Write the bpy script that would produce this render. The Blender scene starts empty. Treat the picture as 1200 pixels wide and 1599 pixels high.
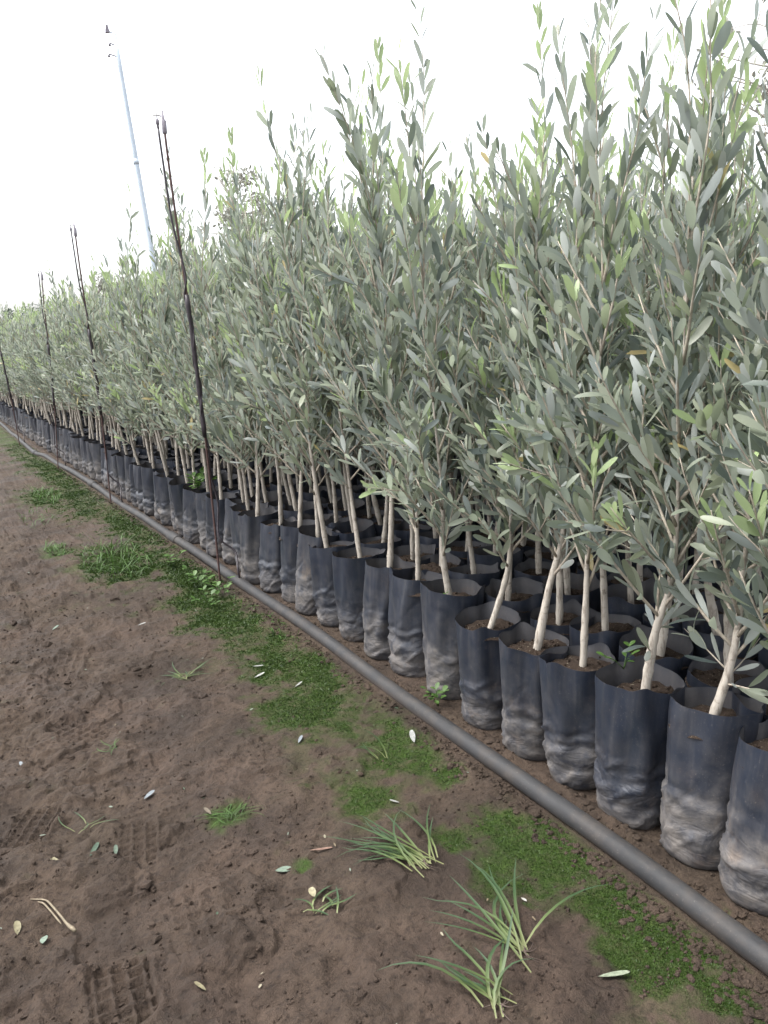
import bpy, math, random
import numpy as np
from mathutils import Matrix, Vector

scene = bpy.context.scene
C = scene.collection
rad = math.radians
rng = np.random.default_rng(7)
random.seed(7)

# ------------------------------------------------------------------ camera
PITCH, YAW, ROLL, CAM_H = rad(12.56), rad(28.95), rad(4.0), 1.0
fwd = Vector((math.sin(YAW)*math.cos(PITCH), math.cos(YAW)*math.cos(PITCH), -math.sin(PITCH)))
rgt = Vector((math.cos(YAW), -math.sin(YAW), 0))
upv = rgt.cross(fwd)
r2 = rgt*math.cos(ROLL) - upv*math.sin(ROLL)
u2 = rgt*math.sin(ROLL) + upv*math.cos(ROLL)
cam_data = bpy.data.cameras.new('camera')
cam = bpy.data.objects.new('camera', cam_data)
C.objects.link(cam)
cam.matrix_world = Matrix(((r2.x, u2.x, -fwd.x, 0), (r2.y, u2.y, -fwd.y, 0), (r2.z, u2.z, -fwd.z, CAM_H), (0, 0, 0, 1)))
cam_data.sensor_fit = 'HORIZONTAL'
cam_data.sensor_width = 36
cam_data.lens = 39.0
cam_data.clip_start = 0.02
cam_data.clip_end = 1500
scene.camera = cam

# ------------------------------------------------------------------ light
SUN_EL, SUN_AZ = rad(64), rad(-62)          # azimuth measured from +Y towards +X
world = bpy.data.worlds.new('World')
scene.world = world
world.use_nodes = True
wn = world.node_tree.nodes; wl = world.node_tree.links
wn.clear()
wo = wn.new('ShaderNodeOutputWorld'); bg = wn.new('ShaderNodeBackground')
sky = wn.new('ShaderNodeTexSky'); sky.sky_type = 'NISHITA'; sky.sun_disc = False
sky.sun_elevation = SUN_EL; sky.sun_rotation = SUN_AZ
sky.air_density = 1.0; sky.dust_density = 4.0; sky.ozone_density = 1.0
hs = wn.new('ShaderNodeHueSaturation'); hs.inputs['Saturation'].default_value = 0.22
wl.new(sky.outputs[0], hs.inputs['Color'])
wl.new(hs.outputs[0], bg.inputs['Color'])
bg.inputs['Strength'].default_value = 0.15
wl.new(bg.outputs[0], wo.inputs[0])
sun_data = bpy.data.lights.new('sun', 'SUN')
sun_data.energy = 1.1; sun_data.angle = rad(32); sun_data.color = (1, 0.97, 0.93)
sun = bpy.data.objects.new('sun', sun_data); C.objects.link(sun)
sd = Vector((math.sin(SUN_AZ)*math.cos(SUN_EL), math.cos(SUN_AZ)*math.cos(SUN_EL), math.sin(SUN_EL)))
sun.rotation_euler = sd.to_track_quat('Z', 'Y').to_euler()
sun.location = sd*30
vs = scene.view_settings
vs.view_transform = 'Standard'; vs.look = 'None'; vs.gamma = 1; vs.use_curve_mapping = False
vs.exposure = 1.86
scene.cycles.max_bounces = 8
scene.cycles.diffuse_bounces = 4
scene.cycles.transparent_max_bounces = 4
scene.cycles.use_denoising = True
scene.cycles.denoiser = 'OPENIMAGEDENOISE'
scene.cycles.denoising_input_passes = 'RGB_ALBEDO_NORMAL'
scene.cycles.denoising_prefilter = 'ACCURATE'

# ------------------------------------------------------------------ helpers
def vnoise(x, y, f, seed=0):
    """smooth value noise 0..1"""
    x = np.asarray(x, float)*f + seed*17.31; y = np.asarray(y, float)*f + seed*9.73
    xi = np.floor(x).astype(np.int64); yi = np.floor(y).astype(np.int64)
    fx = x-xi; fy = y-yi
    fx = fx*fx*(3-2*fx); fy = fy*fy*(3-2*fy)
    def h(a, b):
        n = (a*374761393 + b*668265263 + seed*1274126177) & 0xffffffff
        n = ((n ^ (n >> 13))*1274126177) & 0xffffffff
        n = n ^ (n >> 16)
        return (n & 0xffff)/65535.0
    return (h(xi, yi)*(1-fx)+h(xi+1, yi)*fx)*(1-fy) + (h(xi, yi+1)*(1-fx)+h(xi+1, yi+1)*fx)*fy

def sstep(a, b, x):
    t = np.clip((np.asarray(x, float)-a)/(b-a), 0, 1)
    return t*t*(3-2*t)

def make_mesh(name, V, T, mats=(), val=None, midx=None, smooth=True):
    V = np.ascontiguousarray(V, dtype=np.float32); T = np.ascontiguousarray(T, dtype=np.int32)
    me = bpy.data.meshes.new(name)
    k = T.shape[1]
    me.vertices.add(len(V)); me.vertices.foreach_set('co', V.ravel())
    me.loops.add(T.size); me.loops.foreach_set('vertex_index', T.ravel())
    me.polygons.add(len(T))
    me.polygons.foreach_set('loop_start', np.arange(0, T.size, k, dtype=np.int32))
    me.polygons.foreach_set('loop_total', np.full(len(T), k, dtype=np.int32))
    for m in mats: me.materials.append(m)
    if midx is not None: me.polygons.foreach_set('material_index', np.asarray(midx, dtype=np.int32))
    me.polygons.foreach_set('use_smooth', np.full(len(T), smooth, dtype=bool))
    if val is not None:
        a = me.attributes.new('val', 'FLOAT', 'POINT')
        a.data.foreach_set('value', np.asarray(val, dtype=np.float32))
    me.update(calc_edges=True)
    return me

def obj(name, me, parent=None, loc=None, rotz=None):
    o = bpy.data.objects.new(name, me)
    C.objects.link(o)
    if parent is not None: o.parent = parent
    if loc is not None: o.location = loc
    if rotz is not None: o.rotation_euler = (0, 0, rotz)
    return o

def tag(o, label=None, cat=None, group=None, kind=None):
    if label: o['label'] = label
    if cat: o['category'] = cat
    if group: o['group'] = group
    if kind: o['kind'] = kind
    return o

def empty(name, loc, rotz=0):
    o = bpy.data.objects.new(name, None); C.objects.link(o)
    o.location = loc; o.rotation_euler = (0, 0, rotz)
    o.empty_display_size = 0.05
    return o

class Geo:
    """collects triangles"""
    def __init__(s): s.V = []; s.T = []; s.val = []; s.m = []; s.n = 0
    def add(s, V, T, val=0.0, m=0):
        V = np.asarray(V, float); T = np.asarray(T, int)
        s.V.append(V); s.T.append(T+s.n); s.n += len(V)
        s.val.append(np.broadcast_to(np.asarray(val, float), (len(V),)))
        s.m.append(np.full(len(T), m))
        return s
    def addg(s, g, m=0):
        if g.n:
            s.add(np.concatenate(g.V), np.concatenate(g.T), np.concatenate(g.val), 0)
            s.m[-1] = np.concatenate(g.m)+m
        return s
    def mesh(s, name, mats, smooth=True):
        return make_mesh(name, np.concatenate(s.V), np.concatenate(s.T), mats, np.concatenate(s.val), np.concatenate(s.m), smooth)

def nrm(v):
    v = np.asarray(v, float); return v/(np.linalg.norm(v, axis=-1, keepdims=True)+1e-12)

def tube(P, R, sides=6, cap=True):
    P = np.asarray(P, float); n = len(P); R = np.broadcast_to(np.asarray(R, float), (n,))
    t = np.gradient(P, axis=0); t = nrm(t)
    a = np.array([1.0, 0, 0]) if abs(t[0][0]) < 0.8 else np.array([0, 1.0, 0])
    V = []
    ang = np.linspace(0, 2*np.pi, sides, endpoint=False)
    for i in range(n):
        a = a - t[i]*np.dot(a, t[i]); a = a/np.linalg.norm(a)
        b = np.cross(t[i], a)
        V.append(P[i] + R[i]*(np.cos(ang)[:, None]*a + np.sin(ang)[:, None]*b))
    V = np.concatenate(V)
    T = []
    for i in range(n-1):
        for j in range(sides):
            p, q = i*sides+j, i*sides+(j+1) % sides
            T += [(p, q, q+sides), (p, q+sides, p+sides)]
    if cap:
        k = len(V); V = np.concatenate([V, P[:1], P[-1:]])
        for j in range(sides):
            T += [(k, (j+1) % sides, j), (k+1, (n-1)*sides+j, (n-1)*sides+(j+1) % sides)]
    return V, np.array(T)

def spline(pts, n):
    """Catmull-Rom through points"""
    pts = np.asarray(pts, float); k = len(pts)
    if k == 2: return pts[0] + (pts[1]-pts[0])*np.linspace(0, 1, n)[:, None]
    P = np.concatenate([[2*pts[0]-pts[1]], pts, [2*pts[-1]-pts[-2]]])
    out = []
    for s in np.linspace(0, k-1-1e-9, n):
        i = int(s); t = s-i
        p0, p1, p2, p3 = P[i], P[i+1], P[i+2], P[i+3]
        out.append(0.5*((2*p1)+(-p0+p2)*t+(2*p0-5*p1+4*p2-p3)*t*t+(-p0+3*p1-3*p2+p3)*t**3))
    return np.array(out)

def box(x0, x1, y0, y1, z0, z1):
    V = [(x, y, z) for z in (z0, z1) for y in (y0, y1) for x in (x0, x1)]
    Q = [(0, 2, 3, 1), (4, 5, 7, 6), (0, 1, 5, 4), (2, 6, 7, 3), (0, 4, 6, 2), (1, 3, 7, 5)]
    T = []
    for a, b, c, d in Q: T += [(a, b, c), (a, c, d)]
    return np.array(V, float), np.array(T)

# ------------------------------------------------------------------ materials
class Mat:
    def __init__(s, name, rough=0.7, spec=0.4):
        s.m = bpy.data.materials.new(name); s.m.use_nodes = True
        s.nt = s.m.node_tree; s.b = s.nt.nodes['Principled BSDF']; s.out = s.nt.nodes['Material Output']
        s.b.inputs['Roughness'].default_value = rough
        s.b.inputs['Specular IOR Level'].default_value = spec
    def n(s, t, **kw):
        x = s.nt.nodes.new('ShaderNode'+t)
        for k, v in kw.items():
            if k.startswith('i_'): x.inputs[k[2:].replace('_', ' ')].default_value = v
            else: setattr(x, k, v)
        return x
    def l(s, a, b): s.nt.links.new(a, b)
    def attr(s): return s.n('Attribute', attribute_name='val').outputs['Fac']
    def coord(s, w='Object'): return s.n('TexCoord').outputs[w]
    def scaled(s, co, sc):
        x = s.n('Mapping'); s.l(co, x.inputs[0]); x.inputs['Scale'].default_value = sc; return x.outputs[0]
    def noise(s, co, scale, detail=4, rough=0.55, dist=0):
        x = s.n('TexNoise'); s.l(co, x.inputs['Vector'])
        x.inputs['Scale'].default_value = scale; x.inputs['Detail'].default_value = detail
        x.inputs['Roughness'].default_value = rough; x.inputs['Distortion'].default_value = dist
        return x.outputs['Fac']
    def ramp(s, fac, stops, interp='LINEAR'):
        x = s.n('ValToRGB'); s.l(fac, x.inputs[0]); e = x.color_ramp.elements; x.color_ramp.interpolation = interp
        while len(e) < len(stops): e.new(0.5)
        for k, (p, c) in enumerate(stops):
            e[k].position = p
            e[k].color = (c, c, c, 1) if isinstance(c, (int, float)) else (*c, 1)
        return x.outputs[0]
    def mix(s, fac, a, b, mode='MIX'):
        x = s.n('Mix', data_type='RGBA', blend_type=mode)
        for sock, v in ((x.inputs[0], fac), (x.inputs[6], a), (x.inputs[7], b)):
            if hasattr(v, 'is_linked'): s.l(v, sock)
            elif isinstance(v, (int, float)): sock.default_value = v
            else: sock.default_value = (*v, 1)
        return x.outputs[2]
    def math(s, op, a, b=None, clamp=False):
        x = s.n('Math', operation=op, use_clamp=clamp)
        for i, v in enumerate((a, b)):
            if v is None: continue
            if hasattr(v, 'is_linked'): s.l(v, x.inputs[i])
            else: x.inputs[i].default_value = v
        return x.outputs[0]
    def color(s, c):
        if hasattr(c, 'is_linked'): s.l(c, s.b.inputs['Base Color'])
        else: s.b.inputs['Base Color'].default_value = (*c, 1)
    def rough(s, c): s.l(c, s.b.inputs['Roughness'])
    def bump(s, h, strength=0.5, dist=0.01):
        x = s.n('Bump'); x.inputs['Strength'].default_value = strength; x.inputs['Distance'].default_value = dist
        s.l(h, x.inputs['Height']); s.l(x.outputs[0], s.b.inputs['Normal'])
    def translucent(s, col, fac):
        t = s.n('BsdfTranslucent'); mx = s.n('MixShader'); mx.inputs[0].default_value = fac
        if hasattr(col, 'is_linked'): s.l(col, t.inputs[0])
        else: t.inputs[0].default_value = (*col, 1)
        s.l(s.b.outputs[0], mx.inputs[1]); s.l(t.outputs[0], mx.inputs[2]); s.l(mx.outputs[0], s.out.inputs[0])

def leaf_material():
    M = Mat('olive_leaf', 0.42, 0.5)
    v = M.math('MULTIPLY', M.attr(), 0.5)
    top = M.ramp(v, [(0.0, (0.025, 0.040, 0.044)), (0.16, (0.066, 0.088, 0.085)), (0.30, (0.148, 0.170, 0.126)), (0.44, (0.275, 0.292, 0.222)), (0.52, (0.22, 0.28, 0.14)), (0.95, (0.28, 0.40, 0.14)), (1.0, (0.34, 0.27, 0.11))])
    und = M.ramp(v, [(0.0, (0.20, 0.232, 0.235)), (0.45, (0.43, 0.455, 0.42)), (0.55, (0.34, 0.42, 0.23)), (1.0, (0.36, 0.48, 0.20))])
    geo = M.n('NewGeometry')
    nz = M.noise(M.coord(), 60, 2)
    top = M.mix(M.math('MULTIPLY', nz, 0.22), top, (0.25, 0.28, 0.24))
    col = M.mix(geo.outputs['Backfacing'], top, und)
    M.color(col)
    M.rough(M.ramp(geo.outputs['Backfacing'], [(0, 0.42), (1, 0.65)]))
    M.translucent(M.mix(0.5, col, (0.38, 0.45, 0.26)), 0.37)
    return M.m

def bark_material(name, a, b, dark):
    M = Mat(name, 0.8, 0.25)
    co = M.coord()
    n1 = M.noise(M.scaled(co, (1, 1, 0.25)), 120, 5, 0.65)
    n2 = M.noise(co, 22, 3)
    c = M.mix(n2, a, b)
    c = M.mix(M.ramp(n1, [(0.48, 0.0), (0.68, 0.8)]), c, dark)
    n3 = M.noise(M.scaled(co, (1, 1, 2.2)), 34, 3, 0.6)
    c = M.mix(M.ramp(n3, [(0.58, 0.0), (0.68, 0.65)]), c, dark)
    M.color(c); M.bump(n1, 0.5, 0.002)
    return M.m

def bag_material():
    M = Mat('black_polythene', 0.4, 0.5)
    co = M.coord()
    oi = M.n('ObjectInfo')
    off = M.n('VectorMath', operation='ADD')
    M.l(co, off.inputs[0]); cm = M.n('CombineXYZ')
    for k in (0, 1): M.l(M.math('MULTIPLY', oi.outputs['Random'], 7.0+k*5), cm.inputs[k])
    M.l(cm.outputs[0], off.inputs[1]); co2 = off.outputs[0]
    sx = M.n('SeparateXYZ'); M.l(co, sx.inputs[0]); z = sx.outputs['Z']
    big = M.noise(co2, 14, 4, 0.6); fine = M.noise(co2, 160, 4, 0.7)
    streak = M.noise(M.scaled(co2, (1, 1, 0.06)), 70, 4, 0.6)
    wr = M.noise(M.scaled(co2, (0.6, 0.6, 1.25)), 24, 3, 0.5, 1.2)
    wr = M.math('ABSOLUTE', M.math('SUBTRACT', wr, 0.5))
    # dried mud on the lower part, in blotches, thinning upwards
    blot = M.noise(co2, 26, 5, 0.65, 0.4)
    zz = M.math('ADD', z, M.math('MULTIPLY', M.math('SUBTRACT', big, 0.5), 0.22))
    zz = M.math('ADD', zz, M.math('MULTIPLY', M.math('SUBTRACT', oi.outputs['Random'], 0.45), 0.11))
    low = M.ramp(M.math('MULTIPLY', zz, 3.2), [(0.05, 1.0), (0.28, 0.75), (0.46, 0.24), (0.9, 0.07)])
    d = M.math('MULTIPLY', low, M.ramp(blot, [(0.28, 0.15), (0.66, 1.0)]))
    d = M.math('ADD', d, M.math('MULTIPLY', M.ramp(streak, [(0.48, 0.0), (0.72, 0.20)]), 0.6))
    d = M.math('ADD', d, M.ramp(M.noise(co2, 330, 2, 0.6), [(0.64, 0.0), (0.71, 0.40)]))
    d = M.math('ADD', d, M.math('MULTIPLY', M.attr(), 0.32), clamp=True)
    plast = M.mix(big, (0.0078, 0.0115, 0.0205), (0.0170, 0.0230, 0.0370))
    dust = M.mix(blot, (0.090, 0.081, 0.075), (0.175, 0.155, 0.137))
    dust = M.mix(M.ramp(M.noise(co2, 18, 3), [(0.58, 0), (0.72, 0.6)]), dust, (0.17, 0.125, 0.09))
    M.color(M.mix(M.math('MULTIPLY', d, 0.85), plast, dust))
    M.rough(M.ramp(d, [(0, 0.28), (0.5, 0.70)]))
    hgt = M.math('ADD', M.math('MULTIPLY', wr, M.ramp(M.math('MULTIPLY', z, 3.2), [(0.2, 4.0), (0.50, 0.15)])), M.math('MULTIPLY', streak, 0.12))
    M.bump(hgt, 0.19, 0.011)
    return M.m

def soil_material(name, a, b):
    M = Mat(name, 0.9, 0.2)
    co = M.coord()
    n = M.noise(co, 70, 6, 0.7); f = M.noise(co, 300, 2)
    c = M.mix(n, a, b)
    c = M.mix(M.ramp(f, [(0.66, 0), (0.72, 0.7)]), c, (0.3, 0.27, 0.2))
    M.color(c); M.bump(n, 0.8, 0.01)
    return M.m

def ground_material():
    M = Mat('wet_mud', 0.8, 0.18)
    co = M.coord()
    big = M.noise(co, 1.7, 4); mid = M.noise(co, 9, 6, 0.62); fine = M.noise(co, 85, 5, 0.7); tiny = M.noise(co, 420, 3, 0.7)
    c = M.mix(M.ramp(mid, [(0.3, 0.0), (0.7, 1.0)]), (0.033, 0.0222, 0.0165), (0.081, 0.057, 0.043))
    c = M.mix(M.ramp(big, [(0.38, 0), (0.66, 0.6)]), c, (0.060, 0.046, 0.032))
    c = M.mix(M.ramp(M.noise(co, 3.1, 5, 0.6, 0.5), [(0.36, 0.75), (0.52, 0.0)]), c, (0.030, 0.0215, 0.0165))
    c = M.mix(M.ramp(fine, [(0.32, 0.8), (0.52, 0.0)]), c, (0.022, 0.016, 0.013))
    c = M.mix(M.ramp(tiny, [(0.62, 0), (0.74, 0.5)]), c, (0.12, 0.098, 0.080))
    mo = M.attr()
    mm = M.math('MULTIPLY', mo, M.ramp(M.noise(co, 70, 5, 0.7), [(0.30, 0.45), (0.55, 1.0)]))
    g = M.mix(M.noise(co, 30, 4), (0.016, 0.034, 0.0050), (0.040, 0.070, 0.011))
    M.color(M.mix(mm, c, g))
    M.rough(M.ramp(M.math('ADD', M.math('MULTIPLY', big, 0.5), M.math('MULTIPLY', mid, 0.5)), [(0.36, 0.52), (0.55, 0.88)]))
    h = M.math('ADD', M.math('MULTIPLY', fine, 1.0), M.math('MULTIPLY', tiny, 0.35))
    M.bump(h, 0.9, 0.012)
    return M.m

def plain(name, a, b, scale=40, rough=0.6, spec=0.4, bump=0.2, bd=0.003):
    M = Mat(name, rough, spec); n = M.noise(M.coord(), scale, 5, 0.6)
    M.color(M.mix(M.ramp(n, [(0.3, 0), (0.7, 1)]), a, b)); M.bump(n, bump, bd)
    return M.m

def pipe_material():
    M = Mat('grey_black_pipe', 0.62, 0.28)
    co = M.coord()
    n = M.noise(M.scaled(co, (1, 0.2, 1)), 40, 5, 0.65); n2 = M.noise(co, 6, 3); f = M.noise(co, 200, 3, 0.7)
    c = M.mix(M.ramp(n, [(0.3, 0), (0.75, 1)]), (0.017, 0.0175, 0.019), (0.033, 0.033, 0.034))
    c = M.mix(M.ramp(M.noise(co, 15, 5, 0.7), [(0.45, 0), (0.68, 0.6)]), c, (0.052, 0.044, 0.038))
    geo = M.n('NewGeometry'); sx = M.n('SeparateXYZ'); M.l(co, sx.inputs[0])
    mud = M.ramp(M.math('ADD', M.math('MULTIPLY', sx.outputs['Z'], 22.0), M.math('MULTIPLY', n2, 0.4)), [(0.30, 0.75), (0.58, 0.0)])
    c = M.mix(mud, c, (0.060, 0.047, 0.040))
    c = M.mix(M.ramp(f, [(0.64, 0), (0.72, 0.4)]), c, (0.2, 0.18, 0.16))
    M.color(c); M.bump(f, 0.25, 0.001)
    return M.m

def blade_material(name, stops, tr=0.3):
    M = Mat(name, 0.5, 0.4)
    c = M.ramp(M.attr(), stops); M.color(c); M.translucent(c, tr)
    return M.m

MAT = dict(
    leaf=leaf_material(),
    bark=bark_material('pale_bark', (0.31, 0.278, 0.236), (0.43, 0.392, 0.34), (0.13, 0.105, 0.085)),
    twig=bark_material('twig_bark', (0.31, 0.27, 0.22), (0.43, 0.385, 0.31), (0.17, 0.14, 0.115)),
    bag=bag_material(),
    soil=soil_material('bag_soil', (0.015, 0.010, 0.0075), (0.040, 0.027, 0.019)),
    clod=soil_material('clod_soil', (0.075, 0.055, 0.046), (0.135, 0.104, 0.088)),
    ground=ground_material(),
    pipe=pipe_material(),
    rod=plain('rusty_rod', (0.050, 0.026, 0.024), (0.085, 0.046, 0.040), 90, 0.7),
    tubing=plain('black_tubing', (0.020, 0.016, 0.020), (0.045, 0.036, 0.042), 60, 0.45),
    sprinkler=plain('pale_plastic', (0.50, 0.48, 0.46), (0.62, 0.60, 0.58), 60, 0.4),
    darkplastic=plain('dark_plastic', (0.18, 0.16, 0.19), (0.27, 0.25, 0.28), 60, 0.4),
    galv=plain('galvanised_steel', (0.50, 0.58, 0.66), (0.62, 0.69, 0.76), 5, 0.5),  # galvanised steel, with the wash of sky glare painted into its pale blue
    moss=blade_material('moss_green', [(0, (0.014, 0.030, 0.004)), (0.5, (0.026, 0.052, 0.008)), (1, (0.046, 0.080, 0.013))], 0.2),
    grass=blade_material('weed_green', [(0, (0.20, 0.21, 0.10)), (0.25, (0.095, 0.130, 0.045)), (0.6, (0.036, 0.070, 0.028)), (1, (0.048, 0.080, 0.044))]),
    lush=blade_material('lush_green', [(0, (0.026, 0.055, 0.010)), (0.5, (0.044, 0.095, 0.018)), (1, (0.080, 0.15, 0.034))]),
    treeleaf_glare=blade_material('tree_leaf_glare', [(0, (0.24, 0.245, 0.21)), (0.5, (0.32, 0.325, 0.28)), (1, (0.40, 0.40, 0.34))], 0.2),  # far leaves paled: the sky's glare is put into their colour
    treegreen=blade_material('tree_leaf_green', [(0, (0.035, 0.055, 0.040)), (0.5, (0.055, 0.080, 0.055)), (1, (0.085, 0.110, 0.075))], 0.2),
    treebark_glare=bark_material('tree_bark_glare', (0.44, 0.42, 0.38), (0.54, 0.52, 0.47), (0.30, 0.28, 0.25)),  # bark lightened in its colour to stand in for glare around far trees
)

# ------------------------------------------------------------------ ground
PIPE_PTS = [(0.955, -0.9), (0.972, 0.2), (0.993, 0.69), (1.008, 0.96), (1.019, 1.34), (1.034, 1.80), (1.048, 2.40), (1.060, 3.50),
            (1.062, 4.42), (1.066, 6.24), (1.045, 8.30), (1.000, 8.92), (1.045, 10.9), (1.085, 13.2), (1.10, 16.5)]
def pipe_x(y): return np.interp(y, [p[1] for p in PIPE_PTS], [p[0] for p in PIPE_PTS])
def front_x(y): return 1.158 + 0.005*np.asarray(y, float) - 0.018*sstep(1.5, 0.9, y)

# boot prints: x, y, heading of the sole's long axis (from +Y towards +X), length, width, waffle period
PRINTS = [(0.135, 1.20, 0.10, 0.155, 0.105, 0.026, 1.0), (0.075, 1.79, 0.5, 0.15, 0.10, 0.024, 0.7), (0.245, 2.20, -0.6, 0.17, 0.10, 0.026, 0.6),
          (0.258, 1.60, 0.25, 0.15, 0.095, 0.026, 0.55), (0.285, 1.29, 0.15, 0.17, 0.10, 0.027, 0.30), (-0.12, 1.75, 0.4, 0.26, 0.10, 0.025, 0.6),
          (0.30, 2.70, 0.3, 0.27, 0.10, 0.026, 0.4), (-0.08, 1.05, -0.4, 0.20, 0.10, 0.026, 0.6), (-0.35, 1.6, 0.1, 0.27, 0.10, 0.026, 0.6), (-0.5, 0.9, 0.3, 0.27, 0.10, 0.026, 0.6)]
MOSS = [(0.905, 1.10, 0.085, 0.13), (0.90, 0.80, 0.075, 0.10), (0.90, 0.90, 0.06, 0.10), (0.905, 1.22, 0.05, 0.06), (0.912, 1.43, 0.035, 0.035),
        (0.875, 1.585, 0.065, 0.10), (0.83, 1.92, 0.11, 0.19), (0.86, 2.85, 0.10, 0.38), (0.93, 2.50, 0.035, 0.06), (0.92, 3.45, 0.10, 0.42),
        (0.74, 3.88, 0.17, 0.30), (0.95, 4.70, 0.10, 0.7), (0.90, 5.80, 0.13, 0.7), (0.95, 7.2, 0.10, 1.2), (0.93, 8.3, 0.12, 0.8), (0.94, 10.4, 0.13, 1.6),
        (0.80, 2.27, 0.06, 0.10), (0.72, 1.46, 0.05, 0.06), (0.895, 0.70, 0.04, 0.06), (0.80, 1.10, 0.05, 0.08), (0.78, 1.22, 0.03, 0.04), (0.45, 1.585, 0.035, 0.04), (0.505, 1.335, 0.015, 0.018),
        (0.93, 12.8, 0.12, 1.6), (0.925, 1.72, 0.030, 0.12), (0.92, 2.2, 0.06, 0.25), (0.86, 2.3, 0.05, 0.2), (0.70, 6.1, 0.14, 0.35), (0.50, 4.35, 0.06, 0.12)]

def worley(x, y, f, seed):
    x = x*f; y = y*f; xi = np.floor(x).astype(np.int64); yi = np.floor(y).astype(np.int64); best = np.full(x.shape, 9.0)
    for a in (-1, 0, 1):
        for b in (-1, 0, 1):
            n = ((xi+a)*374761393 + (yi+b)*668265263 + seed*1274126177) & 0xffffffff
            n = ((n ^ (n >> 13))*1274126177) & 0xffffffff; n = n ^ (n >> 16)
            best = np.minimum(best, np.hypot(xi+a+(n & 255)/255-x, yi+b+((n >> 8) & 255)/255-y))
    return best

def moss_mask(x, y):
    g = np.zeros_like(x)
    for mx, my, a, b in MOSS:
        d = ((x-mx)/(a*1.35))**2 + ((y-my)/(b*1.35))**2
        g = np.maximum(g, np.exp(-0.75*d))
    n = 0.55*vnoise(x, y, 22, 3) + 0.45*vnoise(x, y, 60, 4)
    n2 = vnoise(x, y, 9, 5)
    m = sstep(0.26, 0.98, g*0.98 + (n-0.5)*0.85 + (n2-0.5)*0.45)
    m = m*(1-sstep(3.6, 5.0, y)*0.4*sstep(0.35, 0.65, vnoise(x, y, 11, 77)))
    faint = 0.5*sstep(0.15, 0.6, np.exp(-((x-0.80)/0.16)**2))*sstep(0.45, 0.75, vnoise(x, y, 5, 8))*sstep(0.4, 0.7, vnoise(x, y, 40, 9))
    m = np.maximum(m, faint)
    return m*sstep(0.01, 0.045, np.abs(x-pipe_x(y)))*(x < 1.06)

def height(x, y):
    x = np.asarray(x, float); y = np.asarray(y, float)
    near = 1/(1+np.maximum(0, (np.hypot(x-0.5, y-1.5)-9)/8))
    rough = 0.55 + 0.45*sstep(0.70, 0.30, x) + 0.25*(vnoise(x, y, 2.3, 21)-0.5)
    crumb = np.exp(-((np.abs(x-pipe_x(y))-0.055)/0.045)**2)
    h = 0.022*(vnoise(x, y, 1.3, 11)-0.5) + 0.014*(vnoise(x, y, 4.5, 12)-0.5)
    wa = worley(x+0.012*vnoise(x, y, 40, 71), y+0.012*vnoise(x, y, 40, 72), 38, 73); wb = worley(x, y, 80, 74); cm = sstep(0.35, 0.65, vnoise(x, y, 6, 75))
    h += (0.25+0.75*cm)*rough*(0.015*np.sqrt(np.clip(1-wa*wa, 0, 1))) + 0.007*np.sqrt(np.clip(1-wb*wb, 0, 1))*(0.4+0.6*crumb)
    r1 = 1-np.abs(2*vnoise(x+0.03*vnoise(x, y, 20, 31), y, 13, 13)-1)
    h += rough*(0.015*(r1-0.6) + 0.013*(vnoise(x, y, 26, 14)-0.5)*1.2)
    h += (rough+0.5*crumb)*(0.009*(vnoise(x, y, 55, 15)-0.5)) + (0.6*rough+0.5*crumb)*(0.0055*(vnoise(x, y, 120, 16)-0.5))
    # broken crust edges: little terraces
    tr = vnoise(x, y, 7.5, 41) + 0.3*vnoise(x, y, 30, 42)
    h += 0.011*rough*sstep(0.64, 0.665, tr) + 0.008*rough*sstep(0.90, 0.92, tr)
    h += 0.012*crumb*(vnoise(x, y, 34, 17)-0.35)
    # a soft wheel rut along the aisle
    h -= 0.006*np.exp(-((x-0.33-0.02*np.sin(y*2))/0.07)**2)
    for px, py, az, L, Wd, per, dep in PRINTS:
        dx, dy = x-px, y-py
        sel = (np.abs(dx) < L) & (np.abs(dy) < L)
        if not sel.any(): continue
        a = dx[sel]*math.sin(az)+dy[sel]*math.cos(az); b = dx[sel]*math.cos(az)-dy[sel]*math.sin(az)
        q = (np.abs(a)/(L/2))**3.2 + (np.abs(b)/(Wd/2*(1-0.12*np.cos(a/L*6))))**3.2
        msk = sstep(1.15, 0.85, q)
        rim = np.exp(-((q-1.45)/0.40)**2)
        fa = np.abs(((a/per) % 1)-0.5); fb = np.abs(((b/per+0.5) % 1)-0.5)
        lug = sstep(0.41, 0.33, fa)*sstep(0.41, 0.33, fb)
        hh = h[sel]
        sharp = 0.75+0.5*(vnoise(a, b, 14, 51)-0.5)
        h[sel] = hh*(1-0.88*dep**0.5*msk) + dep**0.5*msk*(0.008 - 0.0200*dep**0.5*lug*sharp + 0.004*(vnoise(a, b, 25, 52)-0.5)) + 0.007*dep*rim*vnoise(x[sel], y[sel], 30, 18)
    m = moss_mask(x, y)
    h = h*(1-0.55*m) + 0.003*m*vnoise(x, y, 70, 19)
    flat = sstep(0.075, 0.03, np.abs(x-pipe_x(y)))
    h = h*(1-0.7*flat)
    bed = sstep(1.06, 1.10, x-0.004*y)
    h = h*(1-0.75*bed) - 0.004*bed
    return h*near*0.82

def hz(x, y): return float(height(np.array([x]), np.array([y]))[0])

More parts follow.
